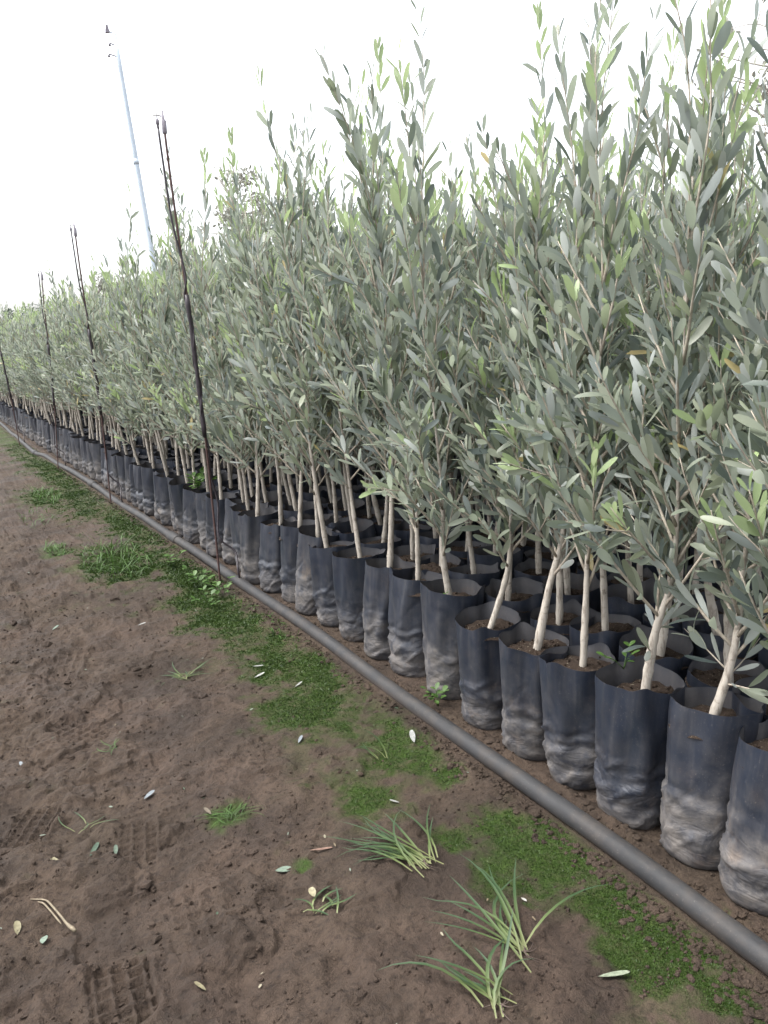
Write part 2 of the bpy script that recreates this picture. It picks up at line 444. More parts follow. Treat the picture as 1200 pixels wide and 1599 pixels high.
def graded(lo, hi, step, far_lo, far_hi, g):
    mid = list(np.arange(lo, hi, step))
    s = step; a = [mid[-1]]
    while a[-1] < far_hi: s *= g; a.append(a[-1]+s)
    s = step; b = [mid[0]]
    while b[-1] > far_lo: s *= g; b.append(b[-1]-s)
    return np.array(b[:0:-1]+mid+a[1:])
gx = graded(-0.12, 1.12, 0.0042, -400, 400, 1.085)
gy1 = graded(0.60, 2.3, 0.0042, -300, 0, 1.10)
gy1 = gy1[gy1 < 2.3]
s = 0.0042; gy = list(gy1)
while gy[-1] < 500: s *= 1.013; gy.append(gy[-1]+s)
gy = np.array(gy)
GX, GY = np.meshgrid(gx, gy)
gz = height(GX.ravel(), GY.ravel()); gm = moss_mask(GX.ravel(), GY.ravel())
ny, nx = GX.shape
idx = np.arange(nx*ny).reshape(ny, nx)
quads = np.stack([idx[:-1, :-1], idx[:-1, 1:], idx[1:, 1:], idx[1:, :-1]], -1).reshape(-1, 4)
ground = obj('ground', make_mesh('ground', np.stack([GX.ravel(), GY.ravel(), gz], -1), quads, [MAT['ground']], gm))
tag(ground, 'damp brown mud aisle with boot prints and moss along the bags', 'ground', kind='structure')

# ------------------------------------------------------------------ supply pipe
def add_pipe():
    root = empty('irrigation_pipe', (1.0, 1.0, 0))
    tag(root, 'long black irrigation pipe lying on the mud along the front bags', 'pipe')
    P = spline([(x, y, 0) for x, y in PIPE_PTS], 190)
    P[:, 2] = 0.0155 + 0.004*np.sin(P[:, 1]*2.1) + 0.003*np.sin(P[:, 1]*5.3+1)
    P[:, 0] += 0.004*np.sin(P[:, 1]*3.1)
    V, T = tube(P-np.array([1.0, 1.0, 0]), 0.0205, 20)
    obj('pipe_run', Geo().add(V, T).mesh('pipe_run', [MAT['pipe']]), root)
    for yc in (8.92, 6.35, 4.15):
        i = int(np.argmin(np.abs(P[:, 1]-yc)))
        d = nrm(P[i+1]-P[i-1])
        g = Geo().add(*tube([P[i]-d*0.075-(1, 1, 0), P[i]-d*0.07-(1, 1, 0), P[i]+d*0.07-(1, 1, 0), P[i]+d*0.075-(1, 1, 0)], [0.023, 0.0265, 0.0265, 0.023], 16))
        obj('coupling', g.mesh('coupling', [MAT['pipe']]), root)
    return P
PIPE = add_pipe()
def pipe_at(y):
    return np.array([np.interp(y, PIPE[:, 1], PIPE[:, k]) for k in range(3)])

# ------------------------------------------------------------------ sprinkler risers
def riser(yb, top, label, bulge):
    xb = float(pipe_x(yb))-0.055
    z0 = hz(xb, yb)
    root = empty('sprinkler_riser', (xb, yb, z0)); tag(root, label, 'sprinkler riser', 'sprinkler risers along the pipe')
    dx, dy, H = top
    def rodp(t): return np.array([dx*t + 0.010*math.sin(t*5), dy*t+0.008*math.sin(t*7), -0.06+(H+0.06)*t])
    P = np.array([rodp(t) for t in np.linspace(0, 1, 24)])
    obj('rod', Geo().add(*tube(P, 0.0046, 8)).mesh('rod', [MAT['rod']]), root)
    pp = pipe_at(yb-0.10)-np.array([xb, yb, z0])
    pts = [pp+(0, 0, 0.018), pp+(-0.003, 0.0, 0.06), pp+(0.01, 0.05, 0.12), np.array([bulge*0.25, -0.02, 0.20]), np.array([bulge*0.8, 0.02, 0.33]), np.array([bulge*0.45, 0.02, 0.45])]
    for k, t in enumerate(np.linspace(0.34, 0.70, 9)):
        a = k*2.2
        pts.append(rodp(t)+(0.0095*math.cos(a), 0.0095*math.sin(a), 0))
    q = rodp(0.80); pts.append(q+(-0.014, 0.008, 0))
    q = rodp(0.90); pts.append(q+(-0.017, 0.010, 0))
    tip = rodp(0.985)+np.array((-0.020, 0.010, 0)); pts.append(tip)
    obj('feed_tube', Geo().add(*tube(spline(pts, 90), 0.0042, 8)).mesh('feed_tube', [MAT['tubing']]), root)
    # tape wrapped round rod and tube
    W = [rodp(t)+(-0.001, 0, 0) for t in np.linspace(0.36, 0.66, 14)]
    obj('wrapping', Geo().add(*tube(W, [0.0088+0.0016*math.sin(k*1.7) for k in range(14)], 10)).mesh('wrapping', [MAT['tubing']]), root)
    g = Geo().add(*tube([tip, tip+(0, 0, 0.012), tip+(0, 0, 0.013), tip+(0, 0, 0.028), tip+(0, 0, 0.032)], [0.0045, 0.0045, 0.0068, 0.0068, 0.0035], 10))
    h = obj('sprinkler_head', g.mesh('sprinkler_head', [MAT['darkplastic']]), root)
    g = Geo().add(*tube([tip+(-0.016, 0, 0.042), tip+(0, 0, 0.046), tip+(0.016, 0, 0.042)], 0.0028, 6))
    g.add(*tube([tip+(0, 0, 0.030), tip+(0, 0, 0.075)], 0.0022, 6))
    obj('spinner', g.mesh('spinner', [MAT['sprinkler']]), h)
    e = rodp(1.0)
    g = Geo().add(*tube([e+(0, 0, -0.05), e+(0, 0, -0.045), e+(0.002, 0, -0.005), e+(0.0, 0, 0.0), e+(-0.002, 0, 0.03)], [0.006, 0.0095, 0.009, 0.006, 0.004], 10))
    obj('clip', g.mesh('clip', [MAT['darkplastic']]), root)
    arch = spline([e+(0, 0, 0.02), e+(0.002, 0.0, 0.05), e+(-0.010, 0.004, 0.068)], 10)
    obj('wire_hook', Geo().add(*tube(arch, 0.0018, 6)).mesh('wire_hook', [MAT['sprinkler']]), root)
riser(3.27, (0.0, 0.0, 1.80), 'nearest and tallest dark sprinkler riser with looping feed tube', 0.045)
riser(5.42, (0.03, 0.0, 1.68), 'second dark sprinkler riser from the camera along the pipe', 0.03)
riser(7.47, (0.12, 0.0, 1.60), 'third thin sprinkler riser, between the second riser and the farthest', 0.03)
riser(9.80, (-0.05, 0.0, 1.56), 'farthest sprinkler riser at the left edge of the picture', 0.03)

# ------------------------------------------------------------------ saplings: bags, soil, trunks, crowns
RIM, SOIL = 0.284, 0.257
def make_bag(seed, na=64, nz_=38):
    r = np.random.default_rng(1000+seed)
    th = np.linspace(0, 2*np.pi, na, endpoint=False)
    c0 = r.uniform(0, 2*np.pi); creases = [c0, c0+np.pi+r.normal(0, .2)] + list(r.uniform(0, 2*np.pi, 3))
    amp = [0.009, 0.009, 0.0045, 0.004, 0.0035]
    ph = r.uniform(0, 6.28, 12)
    rimz = RIM + r.normal(0, 0.004) + 0.005*np.sin(th+ph[0]) + 0.002*np.sin(2*th+ph[1]) + 0.001*np.sin(5*th+ph[2])
    rimz = rimz + 0.014*np.exp(-((np.angle(np.exp(1j*(th-c0))))/0.22)**2) + 0.010*np.exp(-((np.angle(np.exp(1j*(th-creases[1]))))/0.22)**2)
    waist = r.uniform(0.22, 0.42); bulge = r.uniform(0.002, 0.006)
    wz = sorted(r.uniform(0.10, 0.50, 4)); wt = r.uniform(0, 6.28, 4); wd = r.uniform(0.001, 0.004, 4); wk = r.choice([1, 2, 3], 4); ww = r.uniform(0.014, 0.032, 4)
    lean = r.normal(0, 0.006, 2)
    folds = [(r.uniform(0, 6.28), r.uniform(0.03, 0.46)**1.0, r.normal(0, 0.16), r.uniform(0.3, 1.1), r.choice([-1, 1])*r.uniform(0.0022, 0.0064), r.uniform(0.016, 0.042)) for _ in range(30)]
    folds += [(r.uniform(0, 6.28), r.uniform(0.5, 0.9), r.normal(0, 0.5), r.uniform(0.2, 0.5), r.uniform(-0.0015, 0.0015), 0.03) for _ in range(5)]
    def rad_at(s, th):
        base = 0.0690 + 0.0100*sstep(0.0, 0.95, s)
        base = base + bulge*np.exp(-((s-0.28)/0.13)**2) - 0.004*np.exp(-((s-waist)/0.05)**2)
        base = base*np.where(s < 0.05, 0.86+0.14*np.sqrt(np.clip(s/0.05, 0, 1)), 1)
        for k, (c, a) in enumerate(zip(creases, amp)):
            d = np.angle(np.exp(1j*(th-c-0.15*np.sin(s*4+ph[k]))))
            w = 0.20 if k < 2 else 0.11
            base = base + a*(np.exp(-(d/w)**2) if k < 2 else 0.9*np.exp(-np.abs(d)/0.14))*sstep(0.10, 0.5, s)
            base = base - 0.45*a*np.exp(-((np.abs(d)-0.42)/0.2)**2)*sstep(0.1, 0.6, s)
        for k in range(4):       # sagging horizontal folds of the lower part
            zc = wz[k] + 0.035*np.sin(wk[k]*th+wt[k]) + 0.012*np.sin(5*th+wt[k]*3)
            on = 0.5+0.5*np.sin(th*1.0+wt[k]*2)
            base = base + wd[k]*(0.3+0.7*on)*(np.exp(-((s-zc)/ww[k])**2) - 0.8*np.exp(-((s-zc-ww[k]*1.5)/ww[k])**2))
        for fc, fs, fm, fl, fa_, fw in folds:      # sharp crumples
            dt = np.angle(np.exp(1j*(th-fc))); q = np.abs(s-fs-fm*dt-0.02*np.sin(dt*7+fc))/fw
            base = base + fa_*np.clip(1-q, 0, 1)*np.clip(1-(dt/fl)**2, 0, 1)
        base = base + 0.0012*np.sin(3*th+ph[5]+s*5) + 0.001*np.sin(7*th+ph[6]-s*9)
        return base
    V = []; val = []
    ss = np.concatenate([[0.0, 0.012, 0.03], np.linspace(0.055, 1, nz_-3)])
    for s in ss:
        R = rad_at(np.full(na, s), th)
        V.append(np.stack([R*np.cos(th)+lean[0]*s, R*np.sin(th)+lean[1]*s, s*rimz], -1)); val.append(np.zeros(na))
    flop = 0.003*np.sin(2*th+ph[7])
    for s, ins in ((1.0, 0.0003), (0.95, 0.0012), (0.86, 0.0030), (0.76, 0.0030)):   # inside wall down to the soil
        R = rad_at(np.full(na, s), th)-ins+flop*(s-0.9)
        V.append(np.stack([R*np.cos(th)+lean[0]*s, R*np.sin(th)+lean[1]*s, s*rimz+(0.0004 if s == 1 else 0)], -1)); val.append(np.full(na, 1.0 if s < 1 else 0.6))
    V = np.concatenate(V); n = len(ss)+4
    T = []
    for i in range(n-1):
        if i == len(ss)-1: continue          # thin film: outer and inner faces meet in a crisp rim
        for j in range(na):
            p, q = i*na+j, i*na+(j+1) % na
            T += [(p, q, q+na), (p, q+na, p+na)]
    k = len(V); V = np.concatenate([V, [[0, 0, 0]]]); T += [(k, (j+1) % na, j) for j in range(na)]
    return Geo().add(V, T, np.concatenate(val+[[0]]))

def make_soil(seed):
    r = np.random.default_rng(2000+seed)
    na = 28; V = [[0, 0, 0.006]]; T = []
    rr = [0.02, 0.04, 0.056, 0.067, 0.0735]
    for k, R in enumerate(rr):
        for j in range(na):
            a = 2*np.pi*j/na
            V.append([R*np.cos(a), R*np.sin(a), r.normal(0, 0.0025)+0.004*np.sin(a*2+seed)*R/0.07 - 0.004*(k == 4)])
    T += [(0, 1+j, 1+(j+1) % na) for j in range(na)]
    for k in range(4):
        for j in range(na):
            p, q = 1+k*na+j, 1+k*na+(j+1) % na
            T += [(p, p+na, q+na), (p, q+na, q)]
    g = Geo().add(np.array(V), T)
    for k in range(22):             # crumbs
        a = r.uniform(0, 6.28); R = r.uniform(0.015, 0.065); s = r.uniform(0.002, 0.0055)
        o = np.array([[1, 0, 0], [-1, 0, 0], [0, 1, 0], [0, -1, 0], [0, 0, 1], [0, 0, -1]])*s*r.uniform(.6, 1.2, (6, 1)) + (R*np.cos(a), R*np.sin(a), 0.003)
        g.add(o, [(0, 2, 4), (2, 1, 4), (1, 3, 4), (3, 0, 4), (2, 0, 5), (1, 2, 5), (3, 1, 5), (0, 3, 5)])
    return g

def leaf_template(fine):
    rows = [(0.20, 0.58), (0.46, 0.95), (0.72, 0.95), (0.93, 0.60)] if fine else [(0.32, 0.84), (0.74, 0.92)]
    V = [(0, 0, 0.0)]
    for t, w in rows: V += [(-w/2, t, 0.10*w), (0, t, 0.0), (w/2, t, 0.10*w)]
    V.append((0, 1, 0)); T = [(0, 2, 1), (0, 3, 2)]
    for k in range(len(rows)-1):
        a = 1+3*k
        T += [(a, a+1, a+4), (a, a+4, a+3), (a+1, a+2, a+5), (a+1, a+5, a+4)]
    a = 1+3*(len(rows)-1); e = len(V)-1
    T += [(a, a+1, e), (a+1, a+2, e)]
    V = np.array(V, float)
    return V, np.array(T)[:, ::1]
LT_C, LT_F = leaf_template(False), leaf_template(True)

def leaves_geo(L, tmpl):
    """L: list of (pos, dir, normal, length, width, val, curl)"""
    V0, T0 = tmpl
    pos = np.array([l[0] for l in L]); d = nrm(np.array([l[1] for l in L])); n = np.array([l[2] for l in L])
    n = nrm(n - d*np.sum(n*d, 1, keepdims=True)); w = np.cross(d, n)
    ln = np.array([l[3] for l in L])[:, None]; wd = np.array([l[4] for l in L])[:, None]; cv = np.array([l[6] for l in L])[:, None]
    X = V0[None, :, 0]*wd; Y = V0[None, :, 1]*ln; Z = V0[None, :, 2]*wd*1.1 - cv*ln*V0[None, :, 1]**2
    V = pos[:, None, :] + X[..., None]*w[:, None, :] + Y[..., None]*d[:, None, :] + Z[..., None]*n[:, None, :]
    k = len(V0)
    T = T0[None] + (np.arange(len(L))*k)[:, None, None]
    return Geo().add(V.reshape(-1, 3), T.reshape(-1, 3), np.repeat([l[5] for l in L], k))

def grow(seed, height_=1.1, bare=0.27, lean=(0.0, 0.0), off=(0, 0), shoots=0, lush=1.0, aisle=0.0, low=0, long=(0.26, 0.54)):
    """returns trunk path+radii and a list of branches: dict(path, radii, leaves)"""
    r = np.random.default_rng(3000+seed)
    # trunk: bare stem, then the leader
    k1 = r.normal(0, 0.005, 2)
    p0 = np.array([off[0], off[1], SOIL-0.02]); p1 = p0 + (lean[0]*bare*0.55+k1[0], lean[1]*bare*0.55+k1[1], bare*0.55)
    p2 = p0 + (lean[0]*bare, lean[1]*bare, bare+0.02)
    drift = np.array(lean)*0.30 + r.normal(0, 0.05, 2)
    p3 = p2 + (drift[0]*0.5+r.normal(0, .015), drift[1]*0.5+r.normal(0, .015), (height_-bare)*0.42)
    p4 = p2 + (drift[0], drift[1], (height_-bare)*1.0)
    P = spline([p0, p1, p2, p3, p4], 48)
    s = np.linspace(0, 1, 48)
    rb = r.uniform(0.0078, 0.0102)
    R = rb*(1-0.30*sstep(0.0, 0.45, s)) * (1-0.70*sstep(0.40, 0.85, s)) - 0.0012*s
    R = np.maximum(R, 0.0016)
    R = R*(1+0.17*np.max([np.exp(-((s-c)/0.011)**2) for c in r.uniform(0.07, 0.38, 6)], axis=0))      # knots
    br = []
    def twig(start, d0, L, r0, depth, bare_f=0.18, yv=0.10, upw=0.7, big=1.0, gapk=1.0):
        n = max(6, int(L/0.03))
        d = nrm(d0); q = np.array(start); pts = [q.copy()]; step = L/n
        wob = r.normal(0, 0.045, (n, 3))
        for i in range(n):
            d = nrm(d + np.array([0, 0, upw*step*2.2]) + wob[i]*0.8); q = q+d*step; pts.append(q.copy())
        pts = np.array(pts); rad_ = r0*(1-0.75*np.linspace(0, 1, n+1))
        lv = []; fresh = r.random() < yv
        gap = r.uniform(0.023, 0.030)*gapk; x = bare_f*L; phi = r.uniform(0, 6.28)
        while x < L:
            f = x/L; i = min(int(f*n), n-1); pos = pts[i]+(pts[i+1]-pts[i])*(f*n-i); t = nrm(pts[i+1]-pts[i])
            a = nrm(np.cross(t, [0.3, 0.2, 1.0])); b = np.cross(t, a)
            for sgn in (0, math.pi):
                if r.random() < 0.07: continue
                ph = phi+sgn+r.normal(0, 0.25); side = a*math.cos(ph)+b*math.sin(ph)
                ang = r.normal(0.68, 0.24) * (1-0.25*f) * (1.0-0.22*min(1, max(0, pos[2]-0.75)/0.5))
                dd = nrm(t*math.cos(ang)+side*math.sin(ang)+np.array([0, 0, 0.10]))
                nn = t - dd*np.dot(t, dd) + r.normal(0, 0.40, 3)
                sz = (0.039+0.021*math.sin(min(1, 0.25+f*0.75)*math.pi))*r.uniform(0.80, 1.25)*big*lush
                if f > 0.9: sz *= 0.75
                v = r.beta(1.5, 1.5)*0.95
                if r.random() < 0.012: v = 2.0
                if fresh and f > 0.70: v = r.uniform(1.0, 1.9); sz *= 1.1
                lv.append((pos+side*0.002, dd, nn, sz, sz*r.uniform(0.19, 0.27), v, r.normal(0.05, 0.16)))
            x += gap*r.uniform(0.85, 1.15); phi += math.pi/2+r.normal(0, .15)
        br.append(dict(P=pts, R=rad_, leaves=lv, depth=depth))
        return pts
    nL = int(r.integers(15, 19)*lush)
    az = r.uniform(0, 6.28)
    b0 = bare/height_
    for k in range(nL):
        f = b0*1.02 + (0.90-b0*1.02)*(k/(nL-1))**0.92
        i = min(int(f*47), 46); pos = P[i]
        az += 2.4+r.normal(0, 0.35)
        h = (f-b0)/(1-b0)
        el = rad(43+22*max(h, 0)+r.normal(0, 8))
        d = np.array([math.cos(az)*math.cos(el), math.sin(az)*math.cos(el), math.sin(el)])
        d[0] -= aisle*r.uniform(0, 0.5)
        L = (0.36-0.17*max(h, 0))*r.uniform(0.75, 1.35)
        if h < 0.04: L *= 0.6
        if h > 0.55: L *= 0.80
        pts = twig(pos, d, L, 0.0036, 1, 0.14, 0.19)
        for q in range(int(r.integers(0, 3)) if 0.03 < h < 0.62 else 0):
            j = int(len(pts)*r.uniform(0.25, 0.7)); t = nrm(pts[min(j+1, len(pts)-1)]-pts[j])
            dd = nrm(t+0.8*nrm(r.normal(0, 1, 3)))
            if dd[2] < 0: dd[2] = 0.1
            twig(pts[j], dd, r.uniform(0.07, 0.15), 0.0019, 2, 0.15)
    # short sprouts low on the stem
    for k in range(low):
        i = int(47*b0*r.uniform(0.62, 0.98)); a = r.uniform(0, 6.28); el = rad(r.uniform(0, 40))
        twig(P[i], np.array([math.cos(a)*math.cos(el), math.sin(a)*math.cos(el), math.sin(el)]), r.uniform(0.06, 0.13), 0.0018, 2, 0.2, 0.1, 0.2, 0.9)
    # leader foliage
    i0 = int(48*(b0+0.10)); lead = P[i0:]
    n = len(lead)-1; LL = np.linalg.norm(np.diff(lead, axis=0), axis=1).sum(); x = 0; phi = 0; lv = []
    while x < LL:
        f = x/LL; i = min(int(f*n), n-1); pos = lead[i]+(lead[i+1]-lead[i])*(f*n-i); t = nrm(lead[i+1]-lead[i])
        a = nrm(np.cross(t, [1, 0.2, 0.1])); b = np.cross(t, a)
        for sgn in (0, math.pi):
            ph = phi+sgn; side = a*math.cos(ph)+b*math.sin(ph); ang = r.normal(0.58, 0.14)*(1-0.4*f)
            dd = nrm(t*math.cos(ang)+side*math.sin(ang)); sz = 0.057*r.uniform(0.8, 1.2)*(1-0.3*f)
            v = r.beta(1.5, 1.5)*0.95 if f < 0.85 else r.uniform(0.7, 1.7)
            lv.append((pos+side*0.002, dd, t-dd*np.dot(t, dd)+r.normal(0, .2, 3), sz, sz*r.uniform(0.20, 0.26), v, r.normal(0.05, .08)))
        x += 0.031; phi += math.pi/2
    br.append(dict(P=None, R=None, leaves=lv, depth=0))
    # long upright shoots that overtop the crown
    for k in range(shoots):
        j = int(r.integers(30, 44)); d = np.array([r.normal(0, .12), r.normal(0, .12), 1.0])
        twig(P[j], d, r.uniform(*long), 0.0026, 1, 0.10, 0.4, 0.5, 1.08, 1.35)
    return P, R, br

def trunk_geo(P, R): return Geo().add(*tube(P, R, 8))
def twig_geo(b, sides=4):
    return Geo().add(*tube(b['P'], b['R'], sides))
def crown_geo(br, tmpl, sides=4):
    g = Geo(); L = []
    for b in br:
        if b['P'] is not None: g.addg(twig_geo(b, sides), 0)
        L += b['leaves']
    g.addg(leaves_geo(L, tmpl), 1)
    return g

NB, NS = 12, 14
BAGG = [make_bag(i) for i in range(NB)]
BAGS = [g.mesh('grow_bag', [MAT['bag']]) for g in BAGG]
SOILG = [make_soil(i) for i in range(5)]
SOILS = [g.mesh('soil', [MAT['soil']]) for g in SOILG]
GROWN = []
for i in range(NS):
    r = np.random.default_rng(50+i)
    P, R, br = grow(i, r.uniform(0.98, 1.12), r.uniform(0.28, 0.37), r.normal(0, 0.07, 2), r.normal(0, 0.010, 2), shoots=[2, 2, 1, 3, 3, 2, 4, 1, 2, 3, 3, 1, 2, 4][i])
    GROWN.append((trunk_geo(P, R), crown_geo(br, LT_C)))
TRUNKS = [t.mesh('trunk', [MAT['bark']]) for t, c in GROWN]
CROWNS = [c.mesh('crown', [MAT['twig'], MAT['leaf']]) for t, c in GROWN]

ORD = ['zeroth', 'first', 'second', 'third', 'fourth', 'fifth', 'sixth', 'seventh', 'eighth', 'ninth', 'tenth', 'eleventh', 'twelfth', 'thirteenth', 'fourteenth',
       'fifteenth', 'sixteenth', 'seventeenth', 'eighteenth', 'nineteenth', 'twentieth']
def ordinal(n):
    return ORD[n] if n <= 20 else ('twenty-' + ORD[n-20] if n < 30 else '%dth' % n)
FRONT_Y = [0.50, 0.655, 0.805, 0.950, 1.11, 1.275, 1.43, 1.61, 1.81, 2.00, 2.17, 2.35, 2.52]
while FRONT_Y[-1] < 16.6: FRONT_Y.append(FRONT_Y[-1]+0.172+0.012*math.sin(len(FRONT_Y)*2.7))
RISER_Y = [3.27, 5.42, 7.47, 9.80]
def place_phrase(i):
    y = FRONT_Y[i]
    if y < RISER_Y[0]: return '%s front bag from the right edge' % ordinal(i-1)
    k = max(q for q in range(4) if RISER_Y[q] <= y)
    first = min(q for q in range(len(FRONT_Y)) if FRONT_Y[q] >= RISER_Y[k])
    return '%s front bag beyond the %s sprinkler riser' % (ordinal(i-first+1), ['nearest', 'second', 'third', 'farthest'][k])

GROUP = 'bagged olive saplings standing in rows'
prng = np.random.default_rng(99)
def bag_parts(root, i, j):
    """bag and soil; front bags sag a little away from the aisle. Returns the sideways shift of the soil."""
    lv = (RV*prng.normal(0.075, 0.05)+FV*prng.normal(0, 0.03) if j == 0 else prng.normal(0, 0.04, 2))
    ax = Vector((-lv[1], lv[0], 0)); tilt = Matrix.Rotation(ax.length, 4, ax.normalized()) if ax.length > 1e-5 else Matrix()
    b = obj('grow_bag', BAGS[int(prng.integers(NB))], root)
    b.matrix_basis = tilt @ Matrix.Rotation(prng.uniform(0, 6.28), 4, 'Z') @ Matrix.Diagonal((prng.uniform(0.94, 1.05), prng.uniform(0.96, 1.05), prng.uniform(0.95, 1.07), 1))
    sh = lv*SOIL
    s_ = obj('soil', SOILS[int(prng.integers(5))], root, (sh[0], sh[1], SOIL+prng.normal(0, .003)), prng.uniform(0, 6.28))
    return sh

RV = np.array([rgt.x, rgt.y]); FV = np.array([math.sin(YAW), math.cos(YAW)])
# hero saplings of the near front row: trunk lean seen from the aisle (to the right +), lean away, crown height, shoots
HERO = {2: (0.05, 0.0, 0.98, 3, 0.30), 3: (0.25, 0.05, 0.96, 4, 0.25), 4: (0.22, 0.0, 0.96, 4, 0.27), 5: (0.06, 0.0, 0.96, 3, 0.30), 6: (0.26, 0.05, 0.98, 2, 0.29),
        7: (0.24, 0.05, 1.14, 6, 0.30), 8: (-0.03, 0.0, 1.20, 6, 0.29), 9: (0.02, 0.0, 1.16, 5, 0.31)}
LOOKS = {2: 'olive sapling in bag cut off by the right edge, bottom corner of the picture', 3: 'olive sapling with trunk leaning right, second front bag from the right edge',
         4: 'olive sapling with slanting pale trunk, third front bag from the right edge', 5: 'olive sapling with straight knotty trunk, fourth front bag from the right edge',
         6: 'olive sapling with thin slanting trunk, fifth front bag from the right edge', 7: 'olive sapling with trunk tilted right, sixth front bag from the right edge',
         8: 'tall olive sapling with upright trunk, seventh front bag from the right edge', 9: 'tall olive sapling with straight bare trunk, eighth front bag from the right edge'}
# shared meshes for single leaves
LEAFM = []
for k in range(16):
    r = np.random.default_rng(700+k)
    v = (k+0.5)/13*0.95 if k < 13 else r.uniform(1.0, 1.8)
    g = leaves_geo([((0, 0, 0), (0, 1, 0), (0, 0, 1), 1.0, r.uniform(0.215, 0.305), v, r.normal(0.06, 0.19))], LT_F)
    LEAFM.append(g.mesh('leaf', [MAT['leaf']]))
CAMP = np.array([0, 0, CAM_H])

def hero(i, x, y):
    la, lb, H, sh, bare = HERO[i]
    root = empty('olive_sapling', (x, y, hz(x, y)-0.004)); tag(root, LOOKS[i], 'sapling', GROUP)
    sh_ = bag_parts(root, i, 0)
    lean = RV*la + FV*lb
    P, R, br = grow(400+i, H, bare, lean, sh_-lean*0.02, sh, 1.0, 0.25, 3 if i in (3, 4) else 0, (0.36, 0.64))
    obj('trunk', trunk_geo(P, R).mesh('trunk', [MAT['bark']]), root)
    org = np.array([x, y, 0])
    al = [(np.linalg.norm(l[0]+org-CAMP) - 0.1*l[3]/0.05, bi, li) for bi, b in enumerate(br) for li, l in enumerate(b['leaves'])]
    al.sort()
    pick = set((b, l) for _, b, l in al[:235])
    rest = []; gtw = Geo()
    for bi, b in enumerate(br):
        mine = [l for li, l in enumerate(b['leaves']) if (bi, li) in pick]
        rest += [l for li, l in enumerate(b['leaves']) if (bi, li) not in pick]
        par = root
        if b['P'] is not None:
            if b['depth'] == 1: par = obj('branch', twig_geo(b, 6).mesh('branch', [MAT['twig']]), root)
            else: gtw.addg(twig_geo(b, 5), 0)
        for l in mine:
            d = nrm(l[1]); n = nrm(l[2]-d*np.dot(l[2], d)); w = np.cross(d, n)
            k = min(12, int(l[5]/0.95*13)) if l[5] <= 1 else 13+int(prng.integers(3))
            o = obj('leaf', LEAFM[k], par)
            S = l[3]
            o.matrix_basis = Matrix(((w[0]*S, d[0]*S, n[0]*S, l[0][0]), (w[1]*S, d[1]*S, n[1]*S, l[0][1]), (w[2]*S, d[2]*S, n[2]*S, l[0][2]), (0, 0, 0, 1)))
    gtw.addg(leaves_geo(rest, LT_F), 1)
    f = obj('foliage', gtw.mesh('foliage', [MAT['twig'], MAT['leaf']]), root); f['kind'] = 'stuff'

ROWNAME = ['front', 'second', 'third', 'fourth', 'fifth']
mass = []
count = 0
NROW = 12
LIMIT = [200, 200, 200, 48]          # columns built one by one in each row
ROWLAB = [None, 'second-row olive sapling right behind the %s', 'third-row olive sapling, two rows behind the %s', 'fourth-row olive sapling, three rows behind the %s']
for j in range(NROW):
    for i, y0 in enumerate(FRONT_Y):
        x = float(front_x(y0)) + 0.172*j + prng.normal(0, 0.008); y = y0 + (0.085 if j % 2 else 0) + prng.normal(0, 0.008 if j else 0.004) + 0.02*j
        ang = prng.uniform(0, 6.28)
        if j and math.atan2(x, y) > YAW+rad(31): continue
        if i == 0 and j == 0: continue
        vi = int(prng.integers(NS)); bi = int(prng.integers(NB)); zs = prng.uniform(0.92, 1.08)*float(np.interp(y-0.3*j, [0.5, 1.4, 2.2, 4.5, 6.5], [1.02, 1.04, 1.12, 1.07, 1.0]))
        if j == 0 and i in HERO:
            hero(i, x, y); count += 1; continue
        if j < 4 and i < LIMIT[j] and count < 300:
            root = empty('olive_sapling', (x, y, hz(x, y)-0.004))
            if j == 0:
                lab = ('olive sapling whose crown enters at the right edge, its bag out of view' if i == 1 else 'olive sapling in the front row, %s' % place_phrase(i))
            else: lab = ROWLAB[j] % (place_phrase(i) if i > 1 else 'bag cut off at the right')
            tag(root, lab, 'sapling', GROUP)
            sh_ = bag_parts(root, i, j)
            t = obj('trunk', TRUNKS[vi], root, None, ang); c = obj('crown', CROWNS[vi], root, None, ang)
            for o in (t, c): o.scale = (1, 1, zs); o.location = (sh_[0], sh_[1], SOIL*(1-zs))
            count += 1
        else:
            mass.append((x, y, hz(x, y)-0.004, ang, zs, (vi*5+bi) % 6))
print('saplings one by one', count, 'in the mass', len(mass))

